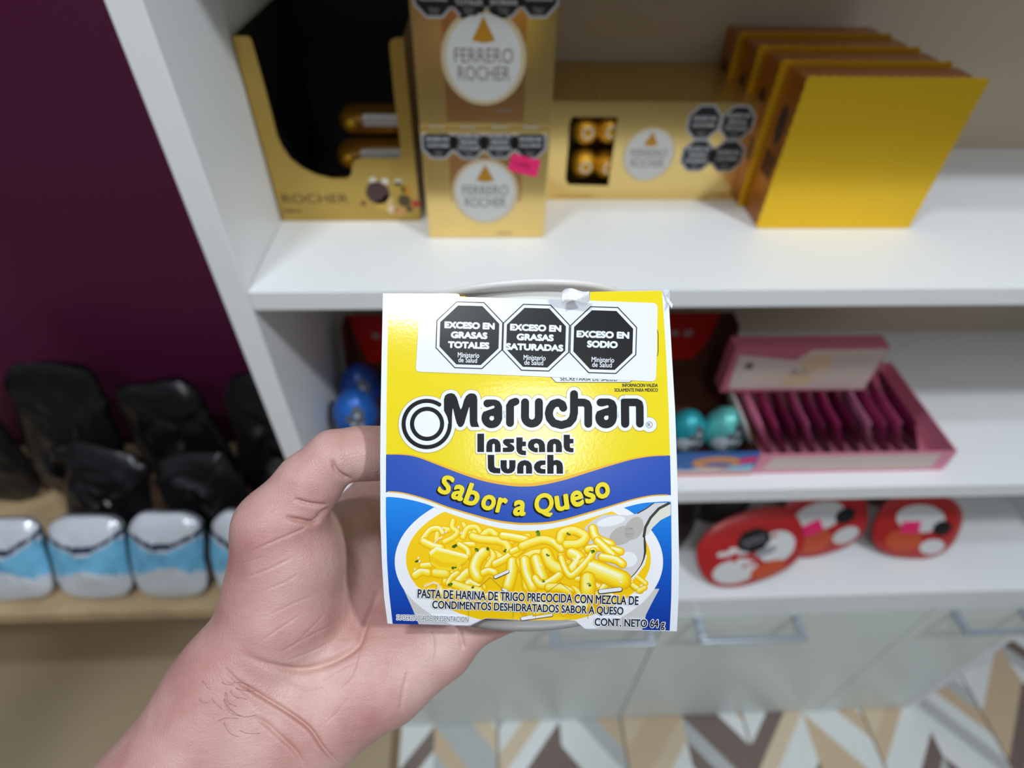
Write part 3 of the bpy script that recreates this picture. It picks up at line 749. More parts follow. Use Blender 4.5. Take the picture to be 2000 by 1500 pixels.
def noodle(pts, r, lift=0.):
    P = smooth_path(pts, 5); lay = 6+2.4*level(P, r); hi = random.uniform(.7, 1.)
    for i, (k, o) in enumerate(((1.06, 0), (.92, .06), (.76, .16), (.58, .3), (.38, .44), (.18, .56))):
        if i == 5 and hi < .8: break
        A.stroke([(x-.45*o*r, y-.85*o*r) for x, y in P], max(.5, r*k+(.5 if i == 0 else 0)), NRAMP[i], lay+.48*i, n=12)
for k in range(46):
    for _ in range(50):
        x, y = random.uniform(800, 1265), random.uniform(1005, 1208)
        a = random.uniform(-.8, .8); L = random.uniform(10, 26); c = random.uniform(-14, 14)
        pts = [(x-L*math.cos(a), y-L*math.sin(a)), (x-c*math.sin(a), y+c*math.cos(a)), (x+L*math.cos(a), y+L*math.sin(a))]
        if all(inside(px-7, py-7) and inside(px+7, py+7) for px, py in pts): break
    else: continue
    if x > 1140 and y < 1130: continue
    noodle(pts, random.uniform(4.5, 8.5))
five = [([(420, 450), (520, 320), (620, 300), (660, 345)], 28), ([(780, 215), (770, 290), (830, 340), (780, 400), (680, 450)], 26), ([(890, 400), (940, 300), (1040, 285), (1080, 340)], 28),
    ([(1020, 350), (1060, 420), (1180, 330), (1260, 370)], 34), ([(1000, 390), (1100, 420), (1300, 440), (1390, 490), (1420, 590)], 40), ([(450, 450), (560, 500), (640, 520)], 40),
    ([(850, 480), (940, 540), (955, 600)], 30), ([(1200, 560), (1235, 620), (1160, 740)], 30), ([(1130, 570), (1060, 640), (1020, 760), (1060, 850)], 58), ([(1250, 700), (1350, 650), (1420, 600)], 36),
    ([(1120, 800), (1180, 775), (1250, 795)], 34), ([(700, 900), (800, 930), (950, 980), (1080, 1000)], 40), ([(720, 920), (760, 850), (830, 800)], 26), ([(350, 830), (430, 785), (500, 800)], 40), ([(430, 720), (520, 712)], 30),
    ([(580, 800), (700, 810)], 44), ([(1480, 590), (1580, 500), (1673, 450)], 38), ([(1340, 380), (1450, 395), (1600, 425)], 40), ([(1440, 560), (1500, 535)], 30), ([(1450, 680), (1440, 800), (1400, 950)], 55), ([(1540, 670), (1600, 800), (1620, 960)], 50)]
six = [([(0, 500), (100, 460), (230, 425), (340, 450), (440, 530)], 42), ([(0, 640), (120, 580), (220, 570)], 36), ([(430, 430), (450, 355), (560, 320), (660, 350), (715, 400), (640, 470), (500, 480)], 44), ([(795, 300), (840, 410), (1000, 480)], 42),
    ([(740, 530), (900, 515), (1105, 560)], 38), ([(850, 440), (950, 530), (1040, 620)], 40), ([(900, 620), (1050, 650), (1130, 700)], 40), ([(30, 660), (50, 800), (120, 960)], 52), ([(160, 650), (200, 780), (230, 860)], 60), ([(270, 580), (330, 700), (430, 760)], 60),
    ([(560, 580), (650, 640), (570, 760)], 60), ([(150, 860), (220, 935), (330, 890), (420, 825)], 40), ([(300, 960), (430, 965), (540, 1005)], 42), ([(720, 720), (900, 790), (1120, 880)], 92), ([(440, 630), (480, 740), (545, 830), (640, 765), (760, 630), (800, 550)], 32), ([(740, 870), (740, 990)], 74),
    ([(1250, 940), (1330, 1000)], 28), ([(1300, 850), (1390, 920)], 24), ([(1310, 1000), (1380, 965)], 24)]
for i, (q, r) in enumerate(five): noodle([n5(*p) for p in q], r*.2)
q = [n5(*p) for p in ((515, 590), (530, 540), (580, 512), (700, 545), (960, 605), (930, 660), (850, 720), (820, 775), (620, 765), (530, 700))]
bl = 6+2.4*level(q, 9)
A.poly(q, NRAMP[2], bl); A.stroke(q, .9, NRAMP[0], bl-.6, closed=True); A.stroke([n5(*p) for p in ((545, 640), (640, 700), (800, 720))], 5, NRAMP[1], bl+.5)
A.stroke([n5(*p) for p in ((530, 575), (590, 528), (740, 565), (930, 615))], 3.6, NRAMP[4], bl+1.1); A.stroke([n5(*p) for p in ((535, 565), (590, 520), (740, 556), (920, 604))], 1.7, NRAMP[5], bl+1.6)
for i, (q, r) in enumerate(six): noodle([n6(*p) for p in q], r*.195)
for x, y, r, f in ((800, 500, 36, n5), (1040, 545, 30, n5), (1170, 532, 26, n5), (1360, 545, 24, n5), (370, 670, 22, n5), (790, 745, 25, n5), (750, 925, 30, n5), (1000, 965, 20, n5), (180, 352, 40, n6), (515, 355, 26, n6), (800, 552, 32, n6), (285, 600, 24, n6), (755, 930, 26, n6), (240, 888, 20, n6)):
    for k in range(4):
        c = f(x+random.uniform(-.6, .6)*r, y+random.uniform(-.5, .5)*r)
        A.poly([(c[0]+r*.1*random.uniform(.5, 1.3)*math.cos(j*1.05+k), c[1]+r*.08*random.uniform(.5, 1.3)*math.sin(j*1.05+k)) for j in range(6)], random.choice((herb, herb, herb2)), 50)
for x, y in ((665, 295), (700, 335), (840, 285), (390, 630), (402, 668), (350, 760), (870, 350), (660, 350)): A.disc(*n5(x, y), 2.4, wht, 50, ry=1.7, n=10, rot=-.6)
for x, y in ((340, 450), (440, 540), (1110, 900), (40, 740), (210, 710), (575, 640)): A.disc(*n6(x, y), 2.6, wht, 50, ry=1.5, n=10, rot=.9)
A.stroke([n5(*q) for q in ((460, 945), (560, 905), (615, 925), (615, 975))], 2.2, mat('pale_sprout_print', (250, 226, 180), .3), 50)
A.stroke([n5(*q) for q in ((570, 460), (610, 415), (655, 398))], 1.5, MATS['pale_sprout_print'], 50)
for f, q, w in ((n5, ((1255, 848), (1395, 785)), 3.6), (n5, ((1340, 985), (1380, 1000)), 3.), (n5, ((1555, 1312), (1665, 1288)), 3.2), (n6, ((0, 1322), (330, 1275)), 3.), (n6, ((880, 1010), (1100, 985)), 5.)):
    P = [f(*p) for p in q]; A.stroke(P, w, spoond, 51); A.stroke([(x, y-.7) for x, y in P], w*.72, spoonl, 52)
A.build('bowl_picture', fp)
# die-cut score marks near the bottom
A = Art(panel, 7e-6, cut=12)
sc_ = mat('score_line', (150, 110, 20), .5)
for q in (((1066, 1158), (1094, 1137), (1120, 1158)), ((936, 1146), (958, 1127), (982, 1150))): A.stroke(q, .35, sc_, 54)
for x in (917, 1004, 1048, 1150): A.stroke([(x, 1165), (x-2, 1208)], .3, sc_, 54)
A.build('score_marks', fp)
# ---- brand lettering
l1 = lambda x, y: (770+.13*x, 750+.13*y); l2 = lambda x, y: (1020+.14*x, 750+.14*y)
Mp = [(748, 400), (748, 230), (765, 175), (800, 147), (855, 135), (905, 150), (940, 200), (960, 260), (985, 350), (1000, 382), (1020, 350), (1050, 240), (1080, 180), (1120, 147), (1160, 138), (1210, 147), (1240, 180), (1250, 230), (1250, 400), (1250, 560), (1262, 600), (1278, 645), (1165, 645), (1145, 620), (1135, 560), (1133, 350), (1125, 350), (1080, 500), (1055, 590), (1030, 630), (1000, 648), (970, 640), (940, 590), (920, 520), (885, 370), (878, 370), (870, 480), (868, 600), (815, 600), (812, 560), (795, 490)]
U = [(40, 255)] + [(135+97*math.cos(math.pi-q*math.pi/10), 455+97*math.sin(math.pi-q*math.pi/10)) for q in range(11)] + [(232, 252)]
strokes = [(l1, [(1400, 292), (1500, 292), (1540, 305), (1562, 345), (1564, 520)], 60), (l1, [(1740, 330), (1740, 585)], 60), (l1, [(1740, 330), (1765, 285), (1825, 263)], 57),
    (l2, U, 56), (l2, [(572, 332), (556, 285), (500, 257), (430, 277), (385, 340), (370, 410), (385, 480), (440, 545), (545, 573), (650, 545), (705, 480), (722, 400), (722, 141)], 56),
    (l2, [(722, 258), (860, 258), (900, 275), (920, 320), (920, 555)], 55), (l2, [(1092, 257), (1200, 257), (1245, 275), (1265, 320), (1265, 470)], 56), (l2, [(1432, 262), (1435, 553)], 58), (l2, [(1430, 256), (1590, 256), (1628, 275), (1638, 320), (1640, 553)], 54)]
discs = [(l1, 1465, 510, 154), (l2, 1168, 468, 150)]
A = Art(panel, 2.2e-5, cut=12)
for lay, m, g in ((6, halo, 7.9), (8, wht, 6.6)):
    A.disc(*l1(492, 605), 425*.13+g-6.6, m, lay, n=72)
    P = [l1(*q) for q in Mp]; A.poly(P, m, lay); A.stroke(P, g, m, lay, closed=True)
    for f, q, r in strokes: A.stroke([f(*p) for p in q], r*(.13 if f is l1 else .14)+g, m, lay)
    for f, x, y, r in discs: A.disc(*f(x, y), r*(.13 if f is l1 else .14)+g, m, lay)
    A.disc(*l2(1770, 568), 14.5+g-6.6, m, lay)
A.poly([l1(*q) for q in Mp], blk, 10)
for f, q, r in strokes: A.stroke([f(*p) for p in q], r*(.13 if f is l1 else .14), blk, 10)
A.poly([l2(*q) for q in ((1374, 225), (1392, 205), (1500, 203), (1500, 308), (1380, 308))], blk, 10)
for f, x, y, r in discs: A.disc(*f(x, y), r*(.13 if f is l1 else .14), blk, 10)
for f, x, y, r, q, w in ((l1, 1466, 514, 33, ((1338, 398), (1420, 368), (1488, 345)), 19), (l2, 1170, 472, 31, ((1045, 362), (1120, 333), (1186, 314)), 18)):
    A.disc(*f(x, y), r*.135, wht, 12); A.poly([f(x-25, y-15), f(x+28, y-34), f(x+31, y)], wht, 12); A.stroke([f(*p) for p in q], w*.135, wht, 12)
c = l1(490, 600)
arc = [(c[0]+347*.13*math.cos(math.radians(-54-k*3.06)), c[1]+347*.13*math.sin(math.radians(-54-k*3.06))) for k in range(101)]
A.stroke(arc, 31*.13, blk, 10, caps=False)
A.ring(*l1(495, 598), 257*.13, 194*.13, blk, 10)
A.ring(*l2(1770, 568), 6.4, 5.6, blkt, 10); A.text('R', *l2(1770, 568), 6, 7, blkt, 10)
A.build('brand_lettering', fp)
# ---- product lettering
l3 = lambda x, y: (920+.105*x, 840+.105*y)
n_ = [(285, 408), (285, 290), (300, 222), (345, 175), (420, 155), (495, 175), (538, 222), (553, 290), (553, 408), (443, 408), (443, 270), (420, 250), (398, 270), (398, 408)]
def sh(p, dx, dy, k=1.): return [((x-285)*k+285+dx, y+dy) for x, y in p]
letters = [[(118, 65), (245, 65), (243, 408), (118, 408)], n_,
    [(592, 408), (592, 325), (660, 325), (688, 316), (620, 270), (597, 240), (592, 212), (608, 180), (650, 162), (800, 162), (800, 238), (720, 240), (790, 288), (810, 325), (805, 365), (780, 395), (740, 408)],
    [(843, 135), (960, 135), (960, 212), (1022, 212), (1022, 298), (955, 300), (950, 340), (956, 372), (980, 382), (1022, 382), (1022, 465), (940, 462), (885, 437), (852, 392), (843, 330)],
    [(1380, 408), (1190, 413), (1120, 385), (1070, 340), (1055, 285), (1070, 220), (1120, 172), (1210, 155), (1300, 172), (1350, 212), (1375, 270)], sh(n_, 1127, 2, 1.04),
    [(1722, 85), (1838, 85), (1838, 162), (1905, 162), (1905, 245), (1838, 248), (1838, 300), (1846, 326), (1870, 332), (1905, 332), (1905, 412), (1840, 412), (1772, 390), (1735, 350), (1722, 290)],
    [(310, 458), (432, 458), (434, 650), (442, 688), (480, 704), (545, 706), (545, 805), (420, 800), (350, 770), (315, 710)],
    [(550, 558), (665, 558), (665, 690), (674, 715), (688, 722), (703, 715), (712, 690), (712, 558), (828, 558), (828, 680), (810, 750), (760, 795), (690, 808), (620, 795), (570, 750), (550, 690)], sh(n_, 573, 400, 1.04),
    [(1385, 562), (1290, 562), (1220, 590), (1178, 640), (1168, 690), (1185, 740), (1230, 790), (1300, 808), (1385, 808), (1385, 725), (1330, 722), (1300, 710), (1290, 690), (1300, 662), (1330, 648), (1385, 645)],
    [(1418, 458), (1533, 458), (1533, 565), (1590, 552), (1650, 566), (1695, 612), (1710, 680), (1710, 810), (1590, 810), (1590, 672), (1580, 652), (1562, 645), (1545, 652), (1535, 672), (1535, 810), (1418, 810)]]
A = Art(panel, 2.2e-5, cut=12)
for P in letters:
    P = [l3(*q) for q in P]
    A.stroke([(x-.7, y+1.) for x, y in P], 3.4, halo, 8, closed=True); A.stroke(P, 3.0, wht, 9, closed=True); A.poly(P, wht, 9); A.poly(P, blk, 11)
A.disc(*l3(1215, 288), 4.4, wht, 12); A.poly([l3(*q) for q in ((1242, 300), (1262, 285), (1262, 412), (1242, 416))], wht, 12); A.disc(*l3(1212, 290), 1.3, yellow2, 13, n=12)
A.ring(*l3(1788, 778), 3.8, 3.3, halo, 10); A.text('R', *l3(1788, 778), 3.4, 4, halo, 10)
A.build('product_lettering', fp)
# ---- flavour lettering
S = lambda x, y: (840+.185*x, 910+.185*y)
A = Art(panel, 2.2e-5, cut=12)
ylt = mat('lemon_print', (240, 220, 20), .3)
for ch, x, y, r, w, h in (('S', 172, 200, 18, 118, 200), ('a', 304, 281, 17, 116, 160), ('b', 456, 304, 15, 134, 225), ('o', 618, 386, 11, 132, 160), ('r', 757, 415, 9, 92, 158), ('a', 948, 443, 2, 118, 162), ('Q', 1203, 412, -3, 178, 242), ('u', 1392, 388, -12, 128, 160), ('e', 1550, 345, -15, 122, 165), ('s', 1684, 306, -17, 102, 165), ('o', 1820, 257, -18, 138, 165)):
    k = math.radians(r)
    A.text(ch, *S(x-15, y+15), w*.212, h*.195, blk, 5, k, 1.9, .08, .6); A.text(ch, *S(x-8, y+8), w*.212, h*.195, blk, 6, k, 1.9, .08, .6); A.text(ch, *S(x, y), w*.212, h*.195, blk, 7, k, 1.9, .08, .6); A.text(ch, *S(x, y), w*.212, h*.195, ylt, 8, k, 1.9, .08)
A.build('flavour_lettering', fp)
# ---- small print
A = Art(panel, 7e-6, cut=12)
for t, x, y, w, h, rot, o in (('PASTA DE HARINA DE TRIGO PRECOCIDA CON MEZCLA DE', 1031.5, 1165.5, 431, 17.5, .0325, .45), ('CONDIMENTOS DESHIDRATADOS SABOR A QUESO', 1031, 1187.5, 373, 18.5, .034, .45), ('SUGERENCIA DE PRESENTACION', 845, 1207, 140, 10, .03, 0), ('CONT. NETO 64 g', 1229.5, 1218, 137, 20, .03, .45)):
    A.text(t, x, y, w, h, wht, 56, rot, 0, 0, o+1.3); A.text(t, x, y, w, h, blkt if h > 12 else greyp, 58, rot, o)
A.text('INFORMACION VALIDA', 1250, 752.5, 69.5, 7, blkt, 12, .0, .25); A.text('SOLAMENTE PARA MEXICO', 1242.5, 761.7, 85, 7, blkt, 12, .0, .25)
A.poly([(1075, 736), (1086, 746.7), (1230, 746.7), (1236, 742), (1200, 736)], wht, 10); A.stroke([(1075, 736), (1086, 746.7), (1230, 746.7), (1236, 742)], .6, blkt, 12)
A.text('SECRETARIA DE SALUD', 1150, 740.2, 112, 8, blkt, 12, .01, .2)
A.stroke([(1283.6, 644), (1285.5, 652), (1285.5, 688), (1283.6, 695)], .6, blkt, 12)
A.build('small_print', fp)
# ---- warning sticker
A = Art(panel, 3e-5, cut=12)
stk = mat('sticker_paper', (238, 240, 248), .16)
q = [(824, 578.5), (899, 580), (1152, 587.4), (1277, 592), (1282, 594.5), (1284, 600), (1282.5, 690), (1281, 738), (1279, 743), (1273, 745), (1130, 738.5), (960, 731.5), (819, 726.3), (814, 724), (812.5, 719), (815, 680), (819, 620), (822, 583)]
A.poly(q, stk, 9); st = A.build('warning_sticker', sl, label='white warning sticker with three black octagons')
rr = .0305
for cx, cy, lines, mini in ((917, 654.8, (('EXCESO EN', 917.5, 636, 98, 13.6), ('GRASAS', 916.6, 655, 71.5, 13.6), ('TOTALES', 915.6, 674.3, 81, 13.6)), ((915.4, 693.6, 42), (913.8, 703.3, 36.5))),
                           (1047, 659.7, (('EXCESO EN', 1046.3, 640.6, 100, 13.6), ('GRASAS', 1045.3, 659.2, 72.5, 13.6), ('SATURADAS', 1044.3, 678.4, 112, 13.6)), ((1044.2, 698.7, 43), (1042.4, 708.2, 37))),
                           (1178, 664.4, (('EXCESO EN', 1177.4, 653.8, 103, 14), ('SODIO', 1176.4, 672.8, 60, 14)), ((1177.3, 702.6, 44), (1175.5, 712.4, 38.5)))):
    A = Art(panel, 3e-5, cut=12)
    A.octo(cx, cy, 65.3, ink, 10, rr); A.octo(cx, cy, 63.2, stk, 11, rr); A.octo(cx, cy, 57.6, ink, 12, rr)
    for t, x, y, w, h in lines: A.text(t, x, y, w, h, wht, 13, rr, 1.15)
    for (x, y, w), t in zip(mini, ('Ministerio', 'de Salud')): A.text(t, x, y, w, 10, wht, 13, rr, .15)
    A.build('warning_octagon', st)
# ---- rest of the sleeve: top with the lid opening, back, bottom
hw = .0474; vt, vb = .0552, -.0548
def vtop(u): return vt+.0012
arcw = [(.0452*math.sin(a), -.0478+.0452*math.cos(a)) for a in [math.radians(-28+ -k*(304/40)) for k in range(41)]]
ring_ = [(-hw, -.0084), (-.0212, -.0084)] + [(a, b) for a, b in arcw] + [(.0212, -.0084), (hw, -.0084), (hw, -.0985), (-hw, -.0985)]
mp = MB(); off = loc(0, 0, 0)-loc(0, .0005, 0)
mp.prism([loc(u, vt+.0004, w) for u, w in ring_], off, yellow); mp.build('top_panel', sl)
MB().prism([loc(-hw, vt, -.0985), loc(hw, vt, -.0985), loc(hw, vb+.006, -.0985), loc(-hw, vb+.006, -.0985)], loc(0, 0, -.0006)-loc(0, 0, 0), yellow).build('back_panel', sl)
arcb = [(.0334*math.sin(a), -.0335+.0334*math.cos(a)) for a in [math.radians(-33-k*(294/40)) for k in range(41)]]
MB().prism([loc(u, vb+.006*max(0, (-w-.005))/.0935, w) for u, w in [(-hw+.001, -.0052), (-.0183, -.0052)] + arcb + [(.0183, -.0052), (hw-.001, -.0052), (hw-.001, -.0985), (-hw+.001, -.0985)]], loc(0, .0005, 0)-loc(0, 0, 0), mat('navy_print_card', (28, 60, 150), .4)).build('bottom_panel', sl)
fl = MB(); q = [(1294, 566.5), (1307, 566), (1308.5, 575), (1307, 586), (1312, 596), (1309, 604), (1302, 590)]
fl.add([panel(x, y, .0005+.0011*((i*7) % 3)) for i, (x, y) in enumerate(q)], [tuple(range(len(q)))], card); fl.build('torn_corner', sl)

# ---- the cup inside
foam = mat('white_foam', (226, 224, 220), .6); lidm = mat('lid_paper', (206, 194, 186), .32, bump=.5, bscale=250); foild = mat('dull_lid_foil', (170, 160, 152), .35, .3)
cu = thing('foam_cup', loc(0, -.05, -.033), 'white foam cup inside the yellow noodle box, its rim showing through the top cut-out', 'cup')
ca, cbv = loc(0.0008, -.0606, -.0350), loc(-.0045, .0549, -.0480); axv = (cbv-ca); Lc = axv.length; axn = axv.normalized()
MB().lathe(ca, axn, [(.0288, .0034), (.0288, .006), (.0395, Lc-.0022)], foam, 64).build('cup_wall', cu)
MB().lathe(ca, axn, [(0.0001, 0.001), (.030, .001), (.0305, 0), (.0334, 0), (.0336, .0022), (.0288, .0034)], mat('shaded_base_foam', (150, 148, 146), .45), 96).build('base_rim', cu)  # base ring is white foam too; its shade is put into the grey
rimp = [(.0395, Lc-.0022), (.0440, Lc-.0018), (.0453, Lc-.0008), (.0448, Lc+.0004), (.0425, Lc+.0012)]
MB().lathe(ca, axn, rimp, mat('rim_paper', (232, 228, 224), .4), 96).build('rim', cu)
MB().lathe(ca, axn, [(.0425, Lc+.0012), (.0415, Lc+.0004), (.02, Lc+.0006), (.0001, Lc+.0008)], lidm, 96).build('paper_lid', cu)
tb_ = MB(); vs = []; rnd = random.Random(3)
for i in range(9):
    for j in range(6):
        x, y = 1098+i*6.6, 566.5+j*4.2 - 3.4*math.sin(i*.7) + (2. if i == 0 else 0)
        vs.append(at(min(x, 1151), max(y, 561.5), .1952+rnd.uniform(-.00025, .00025)+.0005*math.sin(i*.6+j*.5)+.0006*j*0))
tb_.add(vs, [(i*6+j, i*6+j+1, i*6+j+7, i*6+j+6) for i in range(8) for j in range(5)], mat('lid_foil', (232, 232, 236), .25, .1), True)
tb_.build('lid_tab', cu, label='crumpled white pull tab')

# ================================================================== hand
def hand():
    h = .00125
    xs = np.arange(-.285, .052, h, dtype=np.float32); ys = np.arange(-.385, -.004, h, dtype=np.float32); ds = np.arange(.150, .330, h, dtype=np.float32)
    X, Y, Z = np.meshgrid(xs, ys, ds, indexing='ij')
    def pt(q): px, py, d, r = q; return np.array([(px-1000)/F*d, -(py-750)/F*d, d], dtype=np.float32), r*1e-3
    def cone(a, b):
        (A_, ra), (B_, rb) = pt(a), pt(b); ba = B_-A_; l2_ = float(ba@ba)
        t = np.clip(((X-A_[0])*ba[0]+(Y-A_[1])*ba[1]+(Z-A_[2])*ba[2])/l2_, 0, 1)
        return np.sqrt((X-A_[0]-t*ba[0])**2+(Y-A_[1]-t*ba[1])**2+(Z-A_[2]-t*ba[2])**2) - (ra+(rb-ra)*t)
    def chain(*q):
        r = None
        for a, b in zip(q, q[1:]):
            c = cone(a, b); r = c if r is None else smin(r, c, .002)
        return r
    def smin(a, b, k):
        hh = np.clip(.5+.5*(b-a)/k, 0, 1); return b+(a-b)*hh-k*hh*(1-hh)
    palm = chain((450, 1345, .212, 19.6), (520, 1235, .214, 18.2), (541, 1130, .214, 16.9), (541, 1032, .210, 14.9))
    for q, k in ((((562, 1176, .2160, 19), (576, 1110, .2155, 16)), .008),
                 (((560, 1400, .217, 22.4), (620, 1385, .218, 20), (755, 1322, .221, 17.1), (862, 1262, .223, 12.2)), .008),
                 (((640, 1275, .231, 20), (722, 1195, .242, 18), (800, 1120, .262, 12)), .013),
                 (((690, 1320, .226, 18), (820, 1220, .232, 14), (872, 1180, .258, 10.5)), .009),
                 (((605, 1160, .236, 17), (692, 1085, .243, 14.5), (738, 985, .286, 11.5)), .014),
                 (((575, 1080, .214, 14), (660, 1040, .242, 11), (728, 975, .282, 11.5)), .009),
                 (((705, 1140, .246, 16), (785, 1070, .296, 11.5)), .009)):
        palm = smin(palm, chain(*q), k)
    arm = chain((460, 1350, .211, 20), (300, 1580, .203, 25), (180, 1760, .2, 28), (-330, 2600, .192, 33)); arm = smin(arm, chain((560, 1425, .216, 21.8), (420, 1680, .208, 26), (330, 1830, .206, 28), (-200, 2680, .198, 33)), .012)
    palm = smin(palm, arm, .012)
    thumb = chain((541, 1032, .210, 14.5), (603, 945, .210, 11.5), (652, 893, .211, 9.7), (700, 884, .215, 9.4), (745, 883, .2205, 9.2), (800, 884, .2285, 8.0))
    body = smin(palm, thumb, .0035)
    # ball of the thumb tip
    body = smin(body, cone((722, 888, .2175, 9.0), (760, 890, .223, 8.6)), .004)
    fingers = [chain((740, 972, .288, 11.3), (850, 925, .3055, 9.6), (955, 893, .3065, 8.6), (1035, 872, .305, 7.6)),
               chain((788, 1066, .299, 11), (900, 1012, .3065, 9.8), (1010, 980, .307, 8.8), (1092, 964, .3055, 7.8)),
               chain((866, 1184, .258, 10), (960, 1146, .262, 8.8), (1050, 1128, .262, 8.0), (1105, 1120, .262, 7.2)),
               chain((862, 1258, .222, 11.2), (905, 1228, .2215, 9.2), (960, 1203, .2215, 7.9), (1012, 1190, .222, 7.2))]
    f = fingers[0]
    for g in fingers[1:]: f = smin(f, g, .0012)
    body = smin(body, f, .005)
    V = body; ins = V < 0
    # surface nets
    nx, ny, nz = V.shape; acc = np.zeros((nx-1, ny-1, nz-1, 3), np.float32); cnt = np.zeros((nx-1, ny-1, nz-1), np.int8)
    cor = lambda a, i, j, k: a[i:nx-1+i, j:ny-1+j, k:nz-1+k]
    mixed = np.zeros(cnt.shape, bool); c0 = cor(ins, 0, 0, 0)
    for i in (0, 1):
        for j in (0, 1):
            for k in (0, 1): mixed |= cor(ins, i, j, k) != c0
    I = np.argwhere(mixed); I = I[(I > 0).all(1)]
    pos = np.zeros((len(I), 3)); n = np.zeros(len(I))
    val = lambda o: V[I[:, 0]+o[0], I[:, 1]+o[1], I[:, 2]+o[2]]
    cs8 = [(i, j, k) for i in (0, 1) for j in (0, 1) for k in (0, 1)]
    for a in cs8:
        for ax in range(3):
            if a[ax]: continue
            b = list(a); b[ax] = 1; va, vb_ = val(a), val(b); mk = (va < 0) != (vb_ < 0)
            t = np.where(mk, va/np.where(mk, va-vb_, 1), 0); p = np.zeros((len(I), 3)); p += a; p[:, ax] += t
            pos += p*mk[:, None]; n += mk
    pos = I + pos/n[:, None]
    idx = -np.ones(mixed.shape, np.int64); idx[I[:, 0], I[:, 1], I[:, 2]] = np.arange(len(I))
    quads = []
    for ax in range(3):
        o = [0, 0, 0]; o[ax] = 1
        A0 = ins[:nx-1, :ny-1, :nz-1]; B0 = ins[o[0]:nx-1+o[0], o[1]:ny-1+o[1], o[2]:nz-1+o[2]]
        E = np.argwhere(A0 != B0); E = E[(E > 1).all(1)]
        u, v = [q for q in range(3) if q != ax]
        def g(du, dv): q = E.copy(); q[:, u] -= du; q[:, v] -= dv; return idx[q[:, 0], q[:, 1], q[:, 2]]
        Q = np.stack([g(0, 0), g(1, 0), g(1, 1), g(0, 1)], 1)
        flip = A0[E[:, 0], E[:, 1], E[:, 2]]
        if ax == 1: flip = ~flip
        Q[~flip] = Q[~flip][:, ::-1]; quads.append(Q[(Q >= 0).all(1)])
    Q = np.concatenate(quads)
    lab_ = np.arange(len(I))                       # keep the one connected body
    for _ in range(400):
        o_ = lab_.copy()
        for a, b in ((0, 1), (1, 2), (2, 3), (3, 0)):
            np.minimum.at(lab_, Q[:, a], lab_[Q[:, b]]); np.minimum.at(lab_, Q[:, b], lab_[Q[:, a]])
        lab_ = lab_[lab_]
        if (o_ == lab_).all(): break
    cnts = np.bincount(lab_); big = cnts.argmax()
    Q = Q[lab_[Q[:, 0]] == big]; used = np.unique(Q); mp_ = -np.ones(len(I), np.int64); mp_[used] = np.arange(len(used)); Q = mp_[Q]; pos = pos[used]
    P = np.stack([xs[0]+pos[:, 0]*h, ys[0]+pos[:, 1]*h, ds[0]+pos[:, 2]*h], 1)
    # relax
    for _ in range(4):
        s = np.zeros_like(P); c = np.zeros(len(P))
        for a, b in ((0, 1), (1, 2), (2, 3), (3, 0)):
            np.add.at(s, Q[:, a], P[Q[:, b]]); np.add.at(c, Q[:, a], 1); np.add.at(s, Q[:, b], P[Q[:, a]]); np.add.at(c, Q[:, b], 1)
        P = P*.5 + .5*s/np.maximum(c, 1)[:, None]
    me = bpy.data.meshes.new('hand'); me.from_pydata(P.tolist(), [], Q.tolist()); me.update()
    ob = bpy.data.objects.new('hand_build', me); COL.objects.link(ob); ss = ob.modifiers.new('s', 'SUBSURF'); ss.levels = 2; ss.subdivision_type = 'CATMULL_CLARK'
    me2 = bpy.data.meshes.new_from_object(ob.evaluated_get(bpy.context.evaluated_depsgraph_get())); bpy.data.objects.remove(ob)
    nv = len(me2.vertices); co = np.empty(nv*3); me2.vertices.foreach_get('co', co); co = co.reshape(-1, 3)
    nf = len(me2.polygons); lv = np.empty(nf*4, np.int64); me2.loops.foreach_get('vertex_index', lv); lv = lv.reshape(-1, 4)
    fn = np.cross(co[lv[:, 2]]-co[lv[:, 0]], co[lv[:, 3]]-co[lv[:, 1]]); vn = np.zeros_like(co)
    for k in range(4): np.add.at(vn, lv[:, k], fn)
    vn /= np.linalg.norm(vn, axis=1)[:, None]+1e-12
    # make normals point outwards: the average normal of the front (small depth) must face the eye
    fr = co[:, 2] < .2
    if (vn[fr, 2].mean() > 0): vn = -vn; flipf = True
    else: flipf = False
    px = 1000+F*co[:, 0]/co[:, 2]; py = 750-F*co[:, 1]/co[:, 2]
    vis = (-(vn*co).sum(1)/np.linalg.norm(co, axis=1)); vis = np.clip(vis*4, 0, 1); vis[co[:, 2] > .30] = 0
    disp = np.zeros(nv)
    def crease(pts, depth, w, taper=True, near=True):
        pts = smooth_path(pts, 5); m = len(pts)-1
        xs_ = [p[0] for p in pts]; ys_ = [p[1] for p in pts]; g = 6*w
        I_ = np.nonzero((px > min(xs_)-g) & (px < max(xs_)+g) & (py > min(ys_)-g) & (py < max(ys_)+g) & (vis > 0))[0]
        qx, qy = px[I_], py[I_]; best = np.full(len(I_), 1e9); tt = np.zeros(len(I_))
        for i, ((x0, y0), (x1, y1)) in enumerate(zip(pts, pts[1:])):
            dx, dy = x1-x0, y1-y0; t = np.clip(((qx-x0)*dx+(qy-y0)*dy)/(dx*dx+dy*dy+1e-9), 0, 1)
            d = np.hypot(qx-x0-t*dx, qy-y0-t*dy); k = d < best; best[k] = d[k]; tt[k] = (i+t[k])/m
        fade = np.minimum(1, np.minimum(tt, 1-tt)*4+.05) if taper else 1
        disp[I_] += (-depth*1e-3*np.exp(-(best/w)**2) + .12*depth*1e-3*np.exp(-((best-2.6*w)/(1.8*w))**2))*fade*vis[I_]
